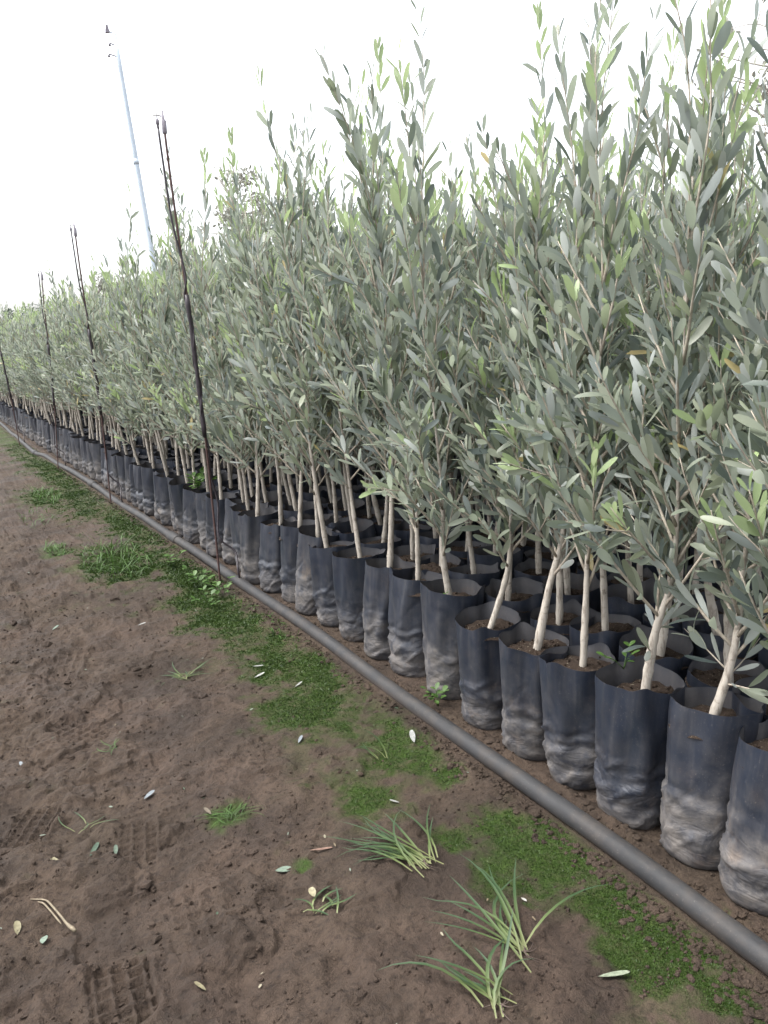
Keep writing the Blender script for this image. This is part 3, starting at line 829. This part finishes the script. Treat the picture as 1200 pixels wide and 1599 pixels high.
def sapling_mass():
    src = bpy.data.collections.new('sapling_kinds')
    for k in range(6):
        g = Geo(); t, c = GROWN[(k*2+1) % NS]
        g.addg(BAGG[k*2], 0)
        sg = Geo(); sg.addg(SOILG[k % 5], 1); sg.V = [v+(0, 0, SOIL) for v in sg.V]; g.addg(sg)
        g.addg(t, 2); g.addg(c, 3)
        o = bpy.data.objects.new('sapling_kind', g.mesh('sapling_kind', [MAT['bag'], MAT['soil'], MAT['bark'], MAT['twig'], MAT['leaf']]))
        src.objects.link(o)
    me = bpy.data.meshes.new('sapling_points'); M = np.array(mass)
    me.vertices.add(len(M)); me.vertices.foreach_set('co', M[:, :3].astype(np.float32).ravel())
    a = me.attributes.new('rot', 'FLOAT_VECTOR', 'POINT'); a.data.foreach_set('vector', np.stack([0*M[:, 3], 0*M[:, 3], M[:, 3]], -1).astype(np.float32).ravel())
    a = me.attributes.new('size', 'FLOAT_VECTOR', 'POINT'); a.data.foreach_set('vector', np.stack([0*M[:, 3]+1, 0*M[:, 3]+1, M[:, 4]], -1).astype(np.float32).ravel())
    a = me.attributes.new('pick', 'INT', 'POINT'); a.data.foreach_set('value', M[:, 5].astype(np.int32))
    o = obj('olive_saplings', me)
    tag(o, 'dense mass of bagged olive saplings filling the bed behind the front rows', 'saplings', kind='stuff')
    ng = bpy.data.node_groups.new('sapling_mass', 'GeometryNodeTree')
    ng.interface.new_socket('Geometry', in_out='INPUT', socket_type='NodeSocketGeometry')
    ng.interface.new_socket('Geometry', in_out='OUTPUT', socket_type='NodeSocketGeometry')
    N = ng.nodes; Lk = ng.links
    gi = N.new('NodeGroupInput'); go = N.new('NodeGroupOutput'); ip = N.new('GeometryNodeInstanceOnPoints'); ci = N.new('GeometryNodeCollectionInfo')
    ci.inputs[0].default_value = src; ci.inputs['Separate Children'].default_value = True; ci.inputs['Reset Children'].default_value = True
    ip.inputs['Pick Instance'].default_value = True
    Lk.new(gi.outputs[0], ip.inputs['Points']); Lk.new(ci.outputs[0], ip.inputs['Instance'])
    for nm, ty, sock in (('rot', 'FLOAT_VECTOR', 'Rotation'), ('size', 'FLOAT_VECTOR', 'Scale'), ('pick', 'INT', 'Instance Index')):
        na = N.new('GeometryNodeInputNamedAttribute'); na.data_type = ty; na.inputs['Name'].default_value = nm
        Lk.new(na.outputs['Attribute'], ip.inputs[sock])
    Lk.new(ip.outputs[0], go.inputs[0])
    md = o.modifiers.new('scatter', 'NODES'); md.node_group = ng
sapling_mass()

# ------------------------------------------------------------------ moss, clods, litter (nobody could count them)
def moss():
    r = np.random.default_rng(5)
    n = 900000
    y = 0.55 + (r.random(n)**2.4)*9.5; x = r.uniform(0.55, 1.06, n)
    m = moss_mask(x, y)
    keep = r.random(n) < m**1.5*0.9*np.clip(2.2/y, 0.2, 1)
    x, y, m = x[keep][:110000], y[keep][:110000], m[keep][:110000]; n = len(x)
    z = height(x, y)
    a = r.uniform(0, 6.28, n); L = r.uniform(0.0012, 0.0038, n)*(0.5+0.6*m)*np.clip(y/1.6, 1, 2.2); w = r.uniform(0.0010, 0.0020, n)*np.clip(y/1.4, 1, 4)
    b = np.stack([x, y, z-0.001], -1); s = np.stack([np.cos(a), np.sin(a), 0*a], -1)*w[:, None]
    tip = b + np.stack([r.normal(0, .45, n), r.normal(0, .45, n), 1+0*a], -1)*L[:, None]
    V = np.stack([b-s, b+s, tip], 1).reshape(-1, 3); v = np.clip(r.normal(0.45, 0.22, n)+0.4*(vnoise(x, y, 12, 61)-0.5), 0, 1)
    g = Geo().add(V, np.arange(3*n).reshape(-1, 3), np.repeat(v, 3))
    tag(obj('moss', g.mesh('moss', [MAT['moss']], False)), 'bright green moss growing in patches beside the pipe', 'moss', kind='stuff')
moss()

ICO_V = None
def lump(r, s):
    global ICO_V
    if ICO_V is None:
        t = (1+5**0.5)/2
        v = nrm(np.array([(-1, t, 0), (1, t, 0), (-1, -t, 0), (1, -t, 0), (0, -1, t), (0, 1, t), (0, -1, -t), (0, 1, -t), (t, 0, -1), (t, 0, 1), (-t, 0, -1), (-t, 0, 1)]))
        f = [(0, 11, 5), (0, 5, 1), (0, 1, 7), (0, 7, 10), (0, 10, 11), (1, 5, 9), (5, 11, 4), (11, 10, 2), (10, 7, 6), (7, 1, 8), (3, 9, 4), (3, 4, 2), (3, 2, 6), (3, 6, 8), (3, 8, 9), (4, 9, 5), (2, 4, 11), (6, 2, 10), (8, 6, 7), (9, 8, 1)]
        vl = list(map(tuple, v)); F = []; mid = {}
        def mp(a, b):
            k = (min(a, b), max(a, b))
            if k not in mid:
                p = nrm((np.array(vl[a])+np.array(vl[b]))/2); vl.append(tuple(p)); mid[k] = len(vl)-1
            return mid[k]
        for a, b, c in f:
            x, y, z = mp(a, b), mp(b, c), mp(c, a); F += [(a, x, z), (b, y, x), (c, z, y), (x, y, z)]
        ICO_V = (np.array(vl), np.array(F))
    V, F = ICO_V
    k = r.normal(0, 1, (3, 3)); d = 1+0.22*np.sin(V@k[0]*2.6+k[1][0])+0.16*np.sin(V@k[2]*4.1)+r.normal(0, .05, len(V))
    return V*d[:, None]*s*np.array([r.uniform(.8, 1.4), r.uniform(.8, 1.4), r.uniform(.5, .8)]), F

def clods():
    r = np.random.default_rng(6); g = Geo()
    for k in range(2400):
        if k < 1900:
            y = 0.6+r.random()**2*7; x = float(pipe_x(y))+r.choice([-1, 1], p=[.75, .25])*(0.03+abs(r.normal(0, 0.035)))
            s = r.uniform(0.0022, 0.0065)
        else:
            y = 0.8+r.random()**1.6*4; x = r.uniform(-0.2, 0.75); s = r.uniform(0.002, 0.0065)
        if r.random() < 0.10 and x < 0.6: s *= 2.4
        elif r.random() < 0.05: s *= 1.7
        V, F = lump(r, s)
        g.add(V+(x, y, hz(x, y)+s*0.05), F)
    V0, F0 = lump(r, 1.0); V0 = ICO_V[0][:12]
    F0 = np.array([(0, 11, 5), (0, 5, 1), (0, 1, 7), (0, 7, 10), (0, 10, 11), (1, 5, 9), (5, 11, 4), (11, 10, 2), (10, 7, 6), (7, 1, 8), (3, 9, 4), (3, 4, 2), (3, 2, 6), (3, 6, 8), (3, 8, 9), (4, 9, 5), (2, 4, 11), (6, 2, 10), (8, 6, 7), (9, 8, 1)])
    n = 16000; y = 0.75+r.random(n)**1.8*4.5; x = r.uniform(-0.25, 1.03, n)
    keep = (vnoise(x, y, 7, 81)+0.35*(x < 0.45)+0.5*np.exp(-((np.abs(x-pipe_x(y))-0.05)/0.04)**2) > r.uniform(0.25, 1.15, n)) & (np.abs(x-pipe_x(y)) > 0.024)
    x, y = x[keep], y[keep]; n = len(x); sz = 0.0011+0.0032*r.random(n)**2.2
    q = V0[None]*r.uniform(0.55, 1.35, (n, 12, 1))*sz[:, None, None]*r.uniform(0.6, 1.3, (n, 1, 3))
    q = q+np.stack([x, y, height(x, y)+sz*0.15], -1)[:, None, :]
    g.add(q.reshape(-1, 3), (F0[None]+(np.arange(n)*12)[:, None, None]).reshape(-1, 3))
    tag(obj('soil_clods', g.mesh('soil_clods', [MAT['ground']], False)), 'small crumbs and clods of brown soil strewn along the pipe', 'soil clods', kind='stuff')
clods()

def simple(name, col, rough=0.6):
    return plain(name, tuple((c*0.7+sum(col)/3*0.3)*0.22 for c in col), tuple((c*0.7+sum(col)/3*0.3)*0.50 for c in col), 160, rough)
LEAFCOL = dict(white=simple('leaf_white', (0.48, 0.49, 0.45)), pale=simple('leaf_pale_green', (0.46, 0.55, 0.34)), orange=simple('leaf_orange', (0.40, 0.20, 0.12)),
               yellow=simple('leaf_yellow', (0.52, 0.45, 0.20)), tan=simple('leaf_tan', (0.38, 0.30, 0.19)), green=simple('leaf_green', (0.10, 0.20, 0.11)),
               grey=simple('leaf_grey', (0.30, 0.36, 0.40)), mint=simple('leaf_mint', (0.27, 0.40, 0.27)))
def ground_leaf(x, y, az, L, W_, col, label, curl=0.10, up=0.006, name='fallen_leaf'):
    d = (math.sin(az), math.cos(az), 0.16*math.sin(az*9+x*40)); n = (0.45*math.cos(az*3+x*30), 0.45*math.sin(az*5+y*30), 1)
    g = leaves_geo([((0, 0, 0), d, n, L, W_, 0, -curl)], LT_F)
    V = np.concatenate(g.V); V -= V.mean(0); V[:, 2] += 0
    T = np.concatenate(g.T); k = len(V)
    V2 = np.concatenate([V, V-(0, 0, 0.0005)]); T2 = np.concatenate([T, T[:, ::-1]+k])
    me = Geo().add(V2, T2).mesh(name, [LEAFCOL[col]])
    tag(obj(name, me, None, (x, y, hz(x, y)+up)), label, 'leaf')
for a in [
    (0.932, 1.62, 0.45, 0.062, 0.014, 'white', 'white narrow fallen leaf on the moss beside the pipe'),
    (0.79, 0.799, 1.95, 0.052, 0.014, 'pale', 'pale green fallen leaf on mud at the bottom, below the moss'),
    (0.555, 1.346, 2.1, 0.046, 0.008, 'orange', 'orange-brown sliver of leaf left of the pulled grass clump'),
    (0.473, 1.345, 2.0, 0.032, 0.020, 'mint', 'broad mint-green leaf scrap near the orange sliver'),
    (0.098, 1.609, -0.5, 0.030, 0.011, 'yellow', 'yellow oval leaf on the mud above the dry stalk'),
    (0.012, 1.454, 0.1, 0.030, 0.013, 'yellow', 'dull yellow leaf at the left edge below the dry stalk'),
    (0.048, 1.402, 0.3, 0.020, 0.014, 'mint', 'tiny green leaf scrap under the dry stalk'),
    (0.240, 1.129, -0.4, 0.028, 0.010, 'yellow', 'pale yellow leaf right of the waffle boot print'),
    (0.409, 1.613, -0.3, 0.026, 0.010, 'tan', 'tan curled leaf left of the wispy green tuft'),
    (0.175, 1.616, 0.5, 0.050, 0.010, 'green', 'dark green narrow leaf on the mud left of centre'),
    (0.21, 1.585, 0.2, 0.040, 0.009, 'mint', 'light green narrow leaf beside the dark green one'),
    (0.092, 2.094, -0.2, 0.024, 0.008, 'grey', 'greyish leaf near the left edge at mid height of the mud'),
    (0.707, 1.79, 0.7, 0.034, 0.010, 'grey', 'blue-grey leaf lying on the moss patch left of the pipe'),
    (0.324, 1.767, 1.0, 0.034, 0.014, 'grey', 'grey shiny leaf on the mud left of the moss'),
    (0.796, 2.299, 1.9, 0.034, 0.009, 'white', 'upper white leaf on the moss left of the pipe'),
    (0.775, 2.235, 1.6, 0.034, 0.009, 'white', 'lower white leaf on the moss left of the pipe'),
    (0.842, 2.10, 1.2, 0.030, 0.008, 'white', 'white curled leaf on the moss closest to the middle bags'),
    (0.327, 3.117, 0.5, 0.060, 0.012, 'mint', 'light green blade-like leaf on the upper left mud'),
    (0.76, 1.42, -0.6, 0.024, 0.006, 'white', 'tiny white leaf right of the pulled grass clump'),
    (0.60, 2.95, 1.8, 0.030, 0.010, 'white', 'white leaf below the far grass patch'),
]: ground_leaf(*a)

def litter():
    r = np.random.default_rng(8); L = []
    for k in range(110):
        y = 0.9+r.random()**1.7*6; x = r.uniform(-0.3, 1.0); az = r.uniform(0, 6.28)
        s = r.uniform(0.005, 0.014)
        L.append(((x, y, hz(x, y)+0.003), (math.sin(az), math.cos(az), r.normal(0, .15)), (r.normal(0, .2), r.normal(0, .2), 1), s, s*r.uniform(.2, .5), r.uniform(0, 1), 0))
    M = Mat('leaf_litter', 0.7); M.color(M.ramp(M.attr(), [(0, (0.05, 0.08, 0.05)), (0.3, (0.12, 0.14, 0.11)), (0.6, (0.12, 0.095, 0.06)), (0.88, (0.19, 0.17, 0.12)), (0.96, (0.30, 0.29, 0.26))], 'CONSTANT'))
    tag(obj('leaf_litter', leaves_geo(L, LT_C).mesh('leaf_litter', [M.m])), 'tiny scraps of dry leaf scattered over the mud', 'litter', kind='stuff')
litter()

def dry_stalk():
    a = np.array([0.042, 1.524]); b = np.array([0.098, 1.386])
    o = (a+b)/2; z = hz(*o)
    root = empty('dry_stalk', (o[0], o[1], z+0.006)); tag(root, 'split straw-coloured dry stalk lying on the mud at left', 'stalk')
    pts = spline([(a[0]-o[0], a[1]-o[1], 0.004), (-0.006, 0.050, 0.005), (0.002, 0.028, 0.006), (0.014, -0.02, 0.004), (0.019, -0.045, 0.005), (b[0]-o[0], b[1]-o[1], 0.004)], 14)
    m = simple('straw', (0.46, 0.35, 0.19), 0.7)
    V, T = tube(pts, np.interp(np.linspace(0, 1, 14), [0, .2, .8, .9, 1], [0.0009, 0.0017, 0.0024, 0.0042, 0.0030]), 7)
    obj('stem', Geo().add(V, T).mesh('stem', [m]), root)
    P2 = pts[2:10]+np.array([-0.007, -0.003, 0.0])
    obj('split_strip', Geo().add(*tube(P2, [0.0008]+[0.0017]*6+[0.0008], 5)).mesh('split_strip', [m]), root)
dry_stalk()

# ------------------------------------------------------------------ grass clumps and weeds
def blade_geo(az, L, w, el0, droop, r, z=0.0, twist=0.0, n=7, v0=0.0):
    p = np.array([0, 0, z], float); el = el0; pts = [p.copy()]; a = az
    for k in range(n):
        p = p+np.array([math.sin(a)*math.cos(el), math.cos(a)*math.cos(el), math.sin(el)])*L/n
        if p[2] < 0.004: p[2] = 0.004; el = abs(el)*0.3
        pts.append(p.copy()); el -= droop/n; a += twist/n
    pts = np.array(pts); t = nrm(np.gradient(pts, axis=0)); s = nrm(np.cross(t, [0.1*math.sin(az*7), 0.1, 1.0]))
    f = np.linspace(0, 1, n+1); ww = w*np.minimum(0.55+f*1.6, 1.0)*np.where(f > 0.55, 1-((f-0.55)/0.45)**1.5*0.95, 1)
    nn = np.cross(s, t)
    V = np.concatenate([pts-s*ww[:, None]/2, pts-nn*ww[:, None]*0.12, pts+s*ww[:, None]/2]); m = n+1; T = []
    for k in range(n):
        for o in (0, m):
            T += [(o+k, o+k+1, o+m+k+1), (o+k, o+m+k+1, o+m+k)]
    return Geo().add(V, T, np.tile(v0+(1-v0)*f, 3))

def clump(x, y, blades, label, mat='grass', name='grass_clump', group='pulled grass clumps on the mud', seed=0):
    r = np.random.default_rng(seed+900); root = empty(name, (x, y, hz(x, y)+0.003)); tag(root, label, 'grass clump', group)
    for b in blades: obj('blade', blade_geo(*b[:5], r, twist=b[5]).mesh('blade', [MAT[mat]]), root, (r.normal(0, 0.013), r.normal(0, 0.013), 0))
    if len(blades) < 10 or mat == 'lush': return
    g = Geo()
    for k in range(7):
        a = r.uniform(0, 6.28); pts = spline([(0, 0, 0.004), (0.012*math.cos(a), 0.012*math.sin(a), 0.002), (0.03*math.cos(a+.4), 0.03*math.sin(a+.4), 0.0)], 5)
        g.add(*tube(pts, [0.0010, 0.0009, 0.0007, 0.0005, 0.0003], 4))
    obj('roots', g.mesh('roots', [MAT['clod']]), root)
def fan(seed, n, a0, a1, L0, L1, e0, e1, w=0.0048):
    r = np.random.default_rng(seed); out = []
    for k in range(n):
        out.append((a0+(a1-a0)*r.beta(1.3, 1.3), r.uniform(L0, L1), w*r.uniform(0.75, 1.2), rad(r.uniform(e0, e1)), rad(r.uniform(10, 60)), r.normal(0, 1.0)))
    return out
clump(0.688, 1.182, fan(1, 28, -0.95, 0.55, 0.08, 0.22, 3, 24, 0.0042), 'wilted green grass clump with pale roots, left one above the moss', seed=1)
clump(0.694, 0.900, fan(2, 13, -0.75, 0.75, 0.13, 0.25, 6, 30, 0.0045)+[(1.2, 0.22, 0.005, rad(14), rad(30), 0.6)], 'largest splayed grass clump with long blades below the moss', seed=2)
clump(0.600, 0.835, fan(3, 13, -1.2, 1.15, 0.09, 0.20, 8, 36, 0.0048), 'grass clump cut by the bottom edge of the picture', seed=3)
clump(0.476, 1.190, fan(4, 9, 0.1, 2.2, 0.03, 0.075, 3, 14, 0.004), 'small dark tuft of grass with a pale petal, on bare mud', seed=4)
clump(0.835, 1.579, fan(5, 4, -1.0, 0.3, 0.06, 0.10, 14, 50, 0.0035), 'thin three-bladed sprout of grass on the moss beside the white leaf', seed=5)
clump(0.445, 1.575, fan(6, 30, -1.6, 2.0, 0.03, 0.08, 2, 12, 0.0016), 'wispy flat tuft of fine green weed on the mud left of centre', 'lush', seed=6)
clump(0.587, 2.375, fan(7, 20, -1.5, 1.9, 0.04, 0.11, 3, 24, 0.0035), 'small grass clump on mud left of the middle moss patch', seed=7)
clump(0.17, 1.70, fan(8, 5, -0.6, 1.6, 0.04, 0.09, 1, 8, 0.003), 'few loose grass blades lying beside the left boot prints', seed=8)
clump(0.30, 2.02, fan(9, 9, -1.5, 1.5, 0.02, 0.06, 3, 18, 0.002), 'thin yellow-green tuft between boot prints at left', 'lush', seed=9)
ground_leaf(0.478, 1.225, 0.1, 0.022, 0.013, 'yellow', 'cream petal-like leaf on top of the small dark tuft', up=0.014)

def grass_patch(x, y, rx, ry, n, label, seed, hmax=0.07):
    r = np.random.default_rng(seed); g = Geo()
    for k in range(n):
        a = r.uniform(0, 6.28); q = math.sqrt(r.random()); px, py = x+rx*q*math.cos(a), y+ry*q*math.sin(a)
        b = blade_geo(r.uniform(0, 6.28), r.uniform(0.35, 1)*hmax*1.6, r.uniform(0.0025, 0.005), rad(r.uniform(25, 80)), rad(r.uniform(20, 110)), r, n=4, v0=r.uniform(0.0, 0.6))
        b.V = [v+(px, py, hz(px, py)) for v in b.V]; g.addg(b)
    tag(obj('grass', g.mesh('grass', [MAT['lush']])), label, 'grass', kind='stuff')
grass_patch(0.72, 3.92, 0.16, 0.34, 240, 'large patch of bright green grass in the aisle before the nearest riser', 11, 0.075)
grass_patch(0.51, 4.36, 0.05, 0.13, 70, 'small dark green grass patch at left of the large one', 12, 0.05)
grass_patch(0.72, 6.1, 0.10, 0.35, 170, 'light green grass patch farther up the aisle', 13, 0.06)
grass_patch(0.55, 5.3, 0.10, 0.3, 60, 'thin grass patch at the left edge of the aisle', 14, 0.05)
grass_patch(0.97, 2.75, 0.05, 0.4, 60, 'sparse short grass growing in the moss along the pipe', 15, 0.025)

def weed(x, y, z, n, size, label, seed, spread=0.9, mat='lush', name='weed'):
    r = np.random.default_rng(seed); root = empty(name, (x, y, z)); tag(root, label, 'weed', 'small leafy weeds')
    for k in range(n):
        a = k*2.4+r.uniform(0, 1); el = rad(r.uniform(25, 75)); L = size*r.uniform(0.6, 1.1)
        d = np.array([math.cos(a)*math.cos(el)*spread, math.sin(a)*math.cos(el)*spread, math.sin(el)])
        pts = spline([(0, 0, -0.003), d*L*0.5+(0, 0, .1*L), d*L], 6)
        st = obj('stem', Geo().add(*tube(pts, np.linspace(0.0011, 0.0006, 6), 5), 0.1).mesh('stem', [MAT[mat]]), root)
        for q, f in enumerate((0.5, 0.75, 1.0, 1.0)):
            p = pts[min(5, int(f*5))]; aa = a+(-1)**q*r.uniform(0.5, 1.1); ee = rad(r.uniform(0, 45))
            dd = (math.cos(aa)*math.cos(ee), math.sin(aa)*math.cos(ee), math.sin(ee)); s = size*r.uniform(0.26, 0.40)
            g = leaves_geo([(p, dd, (0, 0, 1), s, s*r.uniform(0.5, 0.7), r.uniform(0.35, 0.95), 0.1)], LT_F)
            obj('leaf', g.mesh('leaf', [MAT[mat]]), st)
weed(1.085, 1.74, hz(1.085, 1.74), 5, 0.06, 'bright green weed sprouting at the foot of the seventh front bag', 31)
weed(0.90, 3.25, hz(0.90, 3.25), 6, 0.09, 'leafy green weed in the moss just before the nearest riser', 32)
weed(0.94, 3.05, hz(0.94, 3.05), 5, 0.08, 'leafy weed in the moss, closer to the pipe than its neighbour', 33)
weed(0.85, 2.95, hz(0.85, 2.95), 4, 0.07, 'short pale weed at the lower edge of the far moss', 34)
weed(0.91, 3.65, hz(0.91, 3.65), 5, 0.08, 'leafy weed between the grass patch and the pipe', 35)
weed(front_x(1.81)-0.03, 1.79, SOIL+0.004, 2, 0.035, 'tiny two-leaved seedling in the soil of the seventh front bag', 36)
weed(front_x(4.0)-0.01, 3.98, SOIL+0.004, 9, 0.13, 'bushy bright green weed growing out of a bag past the nearest riser', 37)
weed(front_x(1.2)+0.02, 1.16, SOIL+0.03, 3, 0.055, 'fresh green shoot beside the slanting trunk of the third front bag', 38)

# ------------------------------------------------------------------ far things: light pole, trees, palm, shed
def light_pole():
    base = np.array([5.02, 18.0]); root = empty('light_pole', (base[0], base[1], 0)); tag(root, 'tall pale steel pole rising behind the saplings at upper left', 'pole')
    top = np.array([-0.34, 0, 6.95])
    P = np.array([top*t for t in np.linspace(0, 1, 12)])
    obj('shaft', Geo().add(*tube(P, np.interp(np.linspace(0, 1, 12), [0, .45, .46, .8, .81, 1], [0.066, 0.063, 0.056, 0.052, 0.047, 0.043]), 14)).mesh('shaft', [MAT['galv']]), root)
    g = Geo().add(*tube([top+(0, 0, -.02), top+(-0.10, 0, 0.02)], 0.015, 8)); obj('arm', g.mesh('arm', [MAT['galv']]), root)
    V, T = box(-0.04, 0.04, -0.035, 0.035, -0.07, 0.07); V[4:] *= (0.45, 0.7, 1)
    obj('lamp_head', Geo().add(V+top+(-0.13, 0, 0.06), T).mesh('lamp_head', [MAT['darkplastic']], False), root)
    for dz, dx in ((-0.22, -0.09), (-0.42, -0.13)):
        g = Geo().add(*tube([top+(-0.02, 0, dz), top+(dx-0.02, 0, dz+0.03), top+(dx-0.025, 0, dz-0.02)], [0.012, 0.014, 0.03], 8)); obj('insulator', g.mesh('insulator', [MAT['darkplastic']]), root)
    for t in (0.33, 0.66):
        p = top*t; g = Geo().add(*tube([p-(0, 0, 0.05), p+(0, 0, 0.05)], 0.070 if t < .5 else 0.060, 14)); obj('collar', g.mesh('collar', [MAT['galv']]), root)
light_pole()

def tree(name, x, y, H, crown_r, crown_h, nclump, leaf, label, mat, seed, per=70, density=0.30, group='trees beyond the bed', trunk_r=0.13):
    r = np.random.default_rng(seed); root = empty(name, (x, y, 0)); tag(root, label, 'tree', group)
    g = Geo(); cz = H-crown_h/2
    tp = spline([(0, 0, -0.1), (r.normal(0, .1), r.normal(0, .1), cz*0.5), (r.normal(0, .2), r.normal(0, .2), cz), (r.normal(0, .25), r.normal(0, .25), H*0.93)], 16)
    g.add(*tube(tp, np.linspace(trunk_r, 0.02, 16), 8))
    L = []
    for k in range(nclump):
        u = nrm(r.normal(0, 1, 3)); q = r.random()**0.45
        c = np.array([u[0]*crown_r*q, u[1]*crown_r*q, cz+u[2]*crown_h/2*q])
        i = min(15, max(3, int((c[2]-0.5*abs(np.hypot(c[0], c[1])))/H*15))); st = tp[i]
        m = (st+c)/2+(r.normal(0, .1), r.normal(0, .1), r.uniform(-.05, .25))
        g.add(*tube(spline([st, m, c], 7), np.linspace(0.03, 0.007, 7)*(trunk_r/0.13), 5))
        sp = r.uniform(0.6, 1.3)*density
        for s_ in range(int(per*r.uniform(0.5, 1.3))):
            p = c+nrm(r.normal(0, 1, 3))*sp*r.random()**0.5*np.array([1, 1, .75]); d = nrm(r.normal(0, 1, 3)+(0, 0, .2))
            s = leaf*r.uniform(.6, 1.3); L.append((p, d, r.normal(0, 1, 3), s, s*0.45, r.random(), 0.1))
    obj('trunk', g.mesh('trunk', [MAT['treebark_glare']]), root)
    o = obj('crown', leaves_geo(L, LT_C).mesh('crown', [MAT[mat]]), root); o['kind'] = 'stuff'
tree('broadleaf_tree', 8.35, 22.0, 5.55, 0.95, 2.6, 26, 0.12, 'loose brownish tree showing above the saplings right of the nearest riser', 'treeleaf_glare', 41, 70, 0.30)
tree('broadleaf_tree', 7.0, 22.5, 3.9, 0.55, 1.8, 14, 0.11, 'small round brownish tree just right of the nearest riser', 'treeleaf_glare', 42, 70, 0.26)
tree('broadleaf_tree', 10.6, 23.0, 5.2, 1.2, 2.6, 22, 0.12, 'brownish tree half hidden by the middle sapling crowns', 'treeleaf_glare', 47, 70, 0.32)
tree('broadleaf_tree', 5.55, 26.0, 3.05, 0.62, 1.7, 14, 0.11, 'small greyish tree right of the second riser on the skyline', 'treeleaf_glare', 43, 70, 0.26)
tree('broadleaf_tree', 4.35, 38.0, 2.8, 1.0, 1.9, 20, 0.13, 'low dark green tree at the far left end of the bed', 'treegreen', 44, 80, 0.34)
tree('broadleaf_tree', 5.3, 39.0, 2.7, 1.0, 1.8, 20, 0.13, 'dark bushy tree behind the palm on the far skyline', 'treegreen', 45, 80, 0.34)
tree('slender_tree', 17.7, 12.2, 8.6, 2.3, 4.6, 44, 0.17, 'tall sparse tree above the saplings in the upper right corner', 'treeleaf_glare', 46, 22, 0.40)

def palm():
    x, y, H = 5.0, 34.0, 2.35
    root = empty('palm_tree', (x, y, 0)); tag(root, 'small distant palm with drooping fronds on the left skyline', 'palm tree')
    obj('trunk', Geo().add(*tube([(0, 0, -.1), (0.03, 0, H*.5), (0, 0, H)], [0.16, 0.13, 0.11], 9)).mesh('trunk', [MAT['treebark_glare']]), root)
    r = np.random.default_rng(71)
    for k in range(13):
        a = k*2.4; el = rad(r.uniform(20, 75)); p = np.array([0, 0, H]); L = []; pts = [p]
        for s in range(9):
            p = p+np.array([math.cos(a)*math.cos(el), math.sin(a)*math.cos(el), math.sin(el)])*0.11; el -= 0.20; pts.append(p)
        pts = np.array(pts); g = Geo().add(*tube(pts, np.linspace(0.014, 0.004, 10), 4))
        for s in range(1, 10):
            t = nrm(pts[s]-pts[s-1]); sd = nrm(np.cross(t, [0, 0, 1]))
            for sg in (-1, 1):
                L.append((pts[s], t*0.7+sd*sg*0.8-(0, 0, .25), (0, 0, 1), 0.26, 0.03, r.random(), 0.2))
        g.addg(leaves_geo(L, LT_C), 1)
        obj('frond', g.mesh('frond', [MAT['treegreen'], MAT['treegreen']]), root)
palm()

def shed():
    root = empty('shed', (3.35, 42.0, 0)); tag(root, 'small terracotta farm shed at the far left edge', 'shed')
    wall = plain('terracotta_render', (0.36, 0.22, 0.16), (0.42, 0.27, 0.20), 3, 0.9); rf = plain('shed_roof', (0.25, 0.17, 0.14), (0.32, 0.22, 0.18), 6, 0.8)
    dk = plain('shed_door', (0.10, 0.10, 0.11), (0.14, 0.14, 0.14), 6, 0.6)
    V, T = box(-1.2, 1.2, -1, 1, -0.1, 2.2); g = Geo().add(V, T); g.add([(-1.2, -1, 2.2), (1.2, -1, 2.2), (0, -1, 2.75)], [(0, 1, 2)]); g.add([(-1.2, 1, 2.2), (1.2, 1, 2.2), (0, 1, 2.75)], [(0, 2, 1)])
    obj('wall', g.mesh('wall', [wall], False), root)
    for sg in (-1, 1):
        V = np.array([(0, -1.15, 2.80), (0, 1.15, 2.80), (sg*1.4, 1.15, 2.16), (sg*1.4, -1.15, 2.16)]); V = np.concatenate([V, V-(0, 0, .06)])
        T = [(0, 1, 2), (0, 2, 3), (4, 6, 5), (4, 7, 6), (0, 4, 5), (0, 5, 1), (1, 5, 6), (1, 6, 2), (2, 6, 7), (2, 7, 3), (3, 7, 4), (3, 4, 0)]
        obj('roof_slope', Geo().add(V, T).mesh('roof_slope', [rf], False), root)
    obj('door', Geo().add(*box(-0.4, 0.4, -1.04, -0.99, 0, 1.9)).mesh('door', [dk], False), root)
    w = obj('window', Geo().add(*box(0.6, 1.0, -1.03, -0.99, 1.2, 1.7)).mesh('window', [dk], False), root)
    obj('sill', Geo().add(*box(0.55, 1.05, -1.08, -0.99, 1.13, 1.19)).mesh('sill', [rf], False), w)
shed()
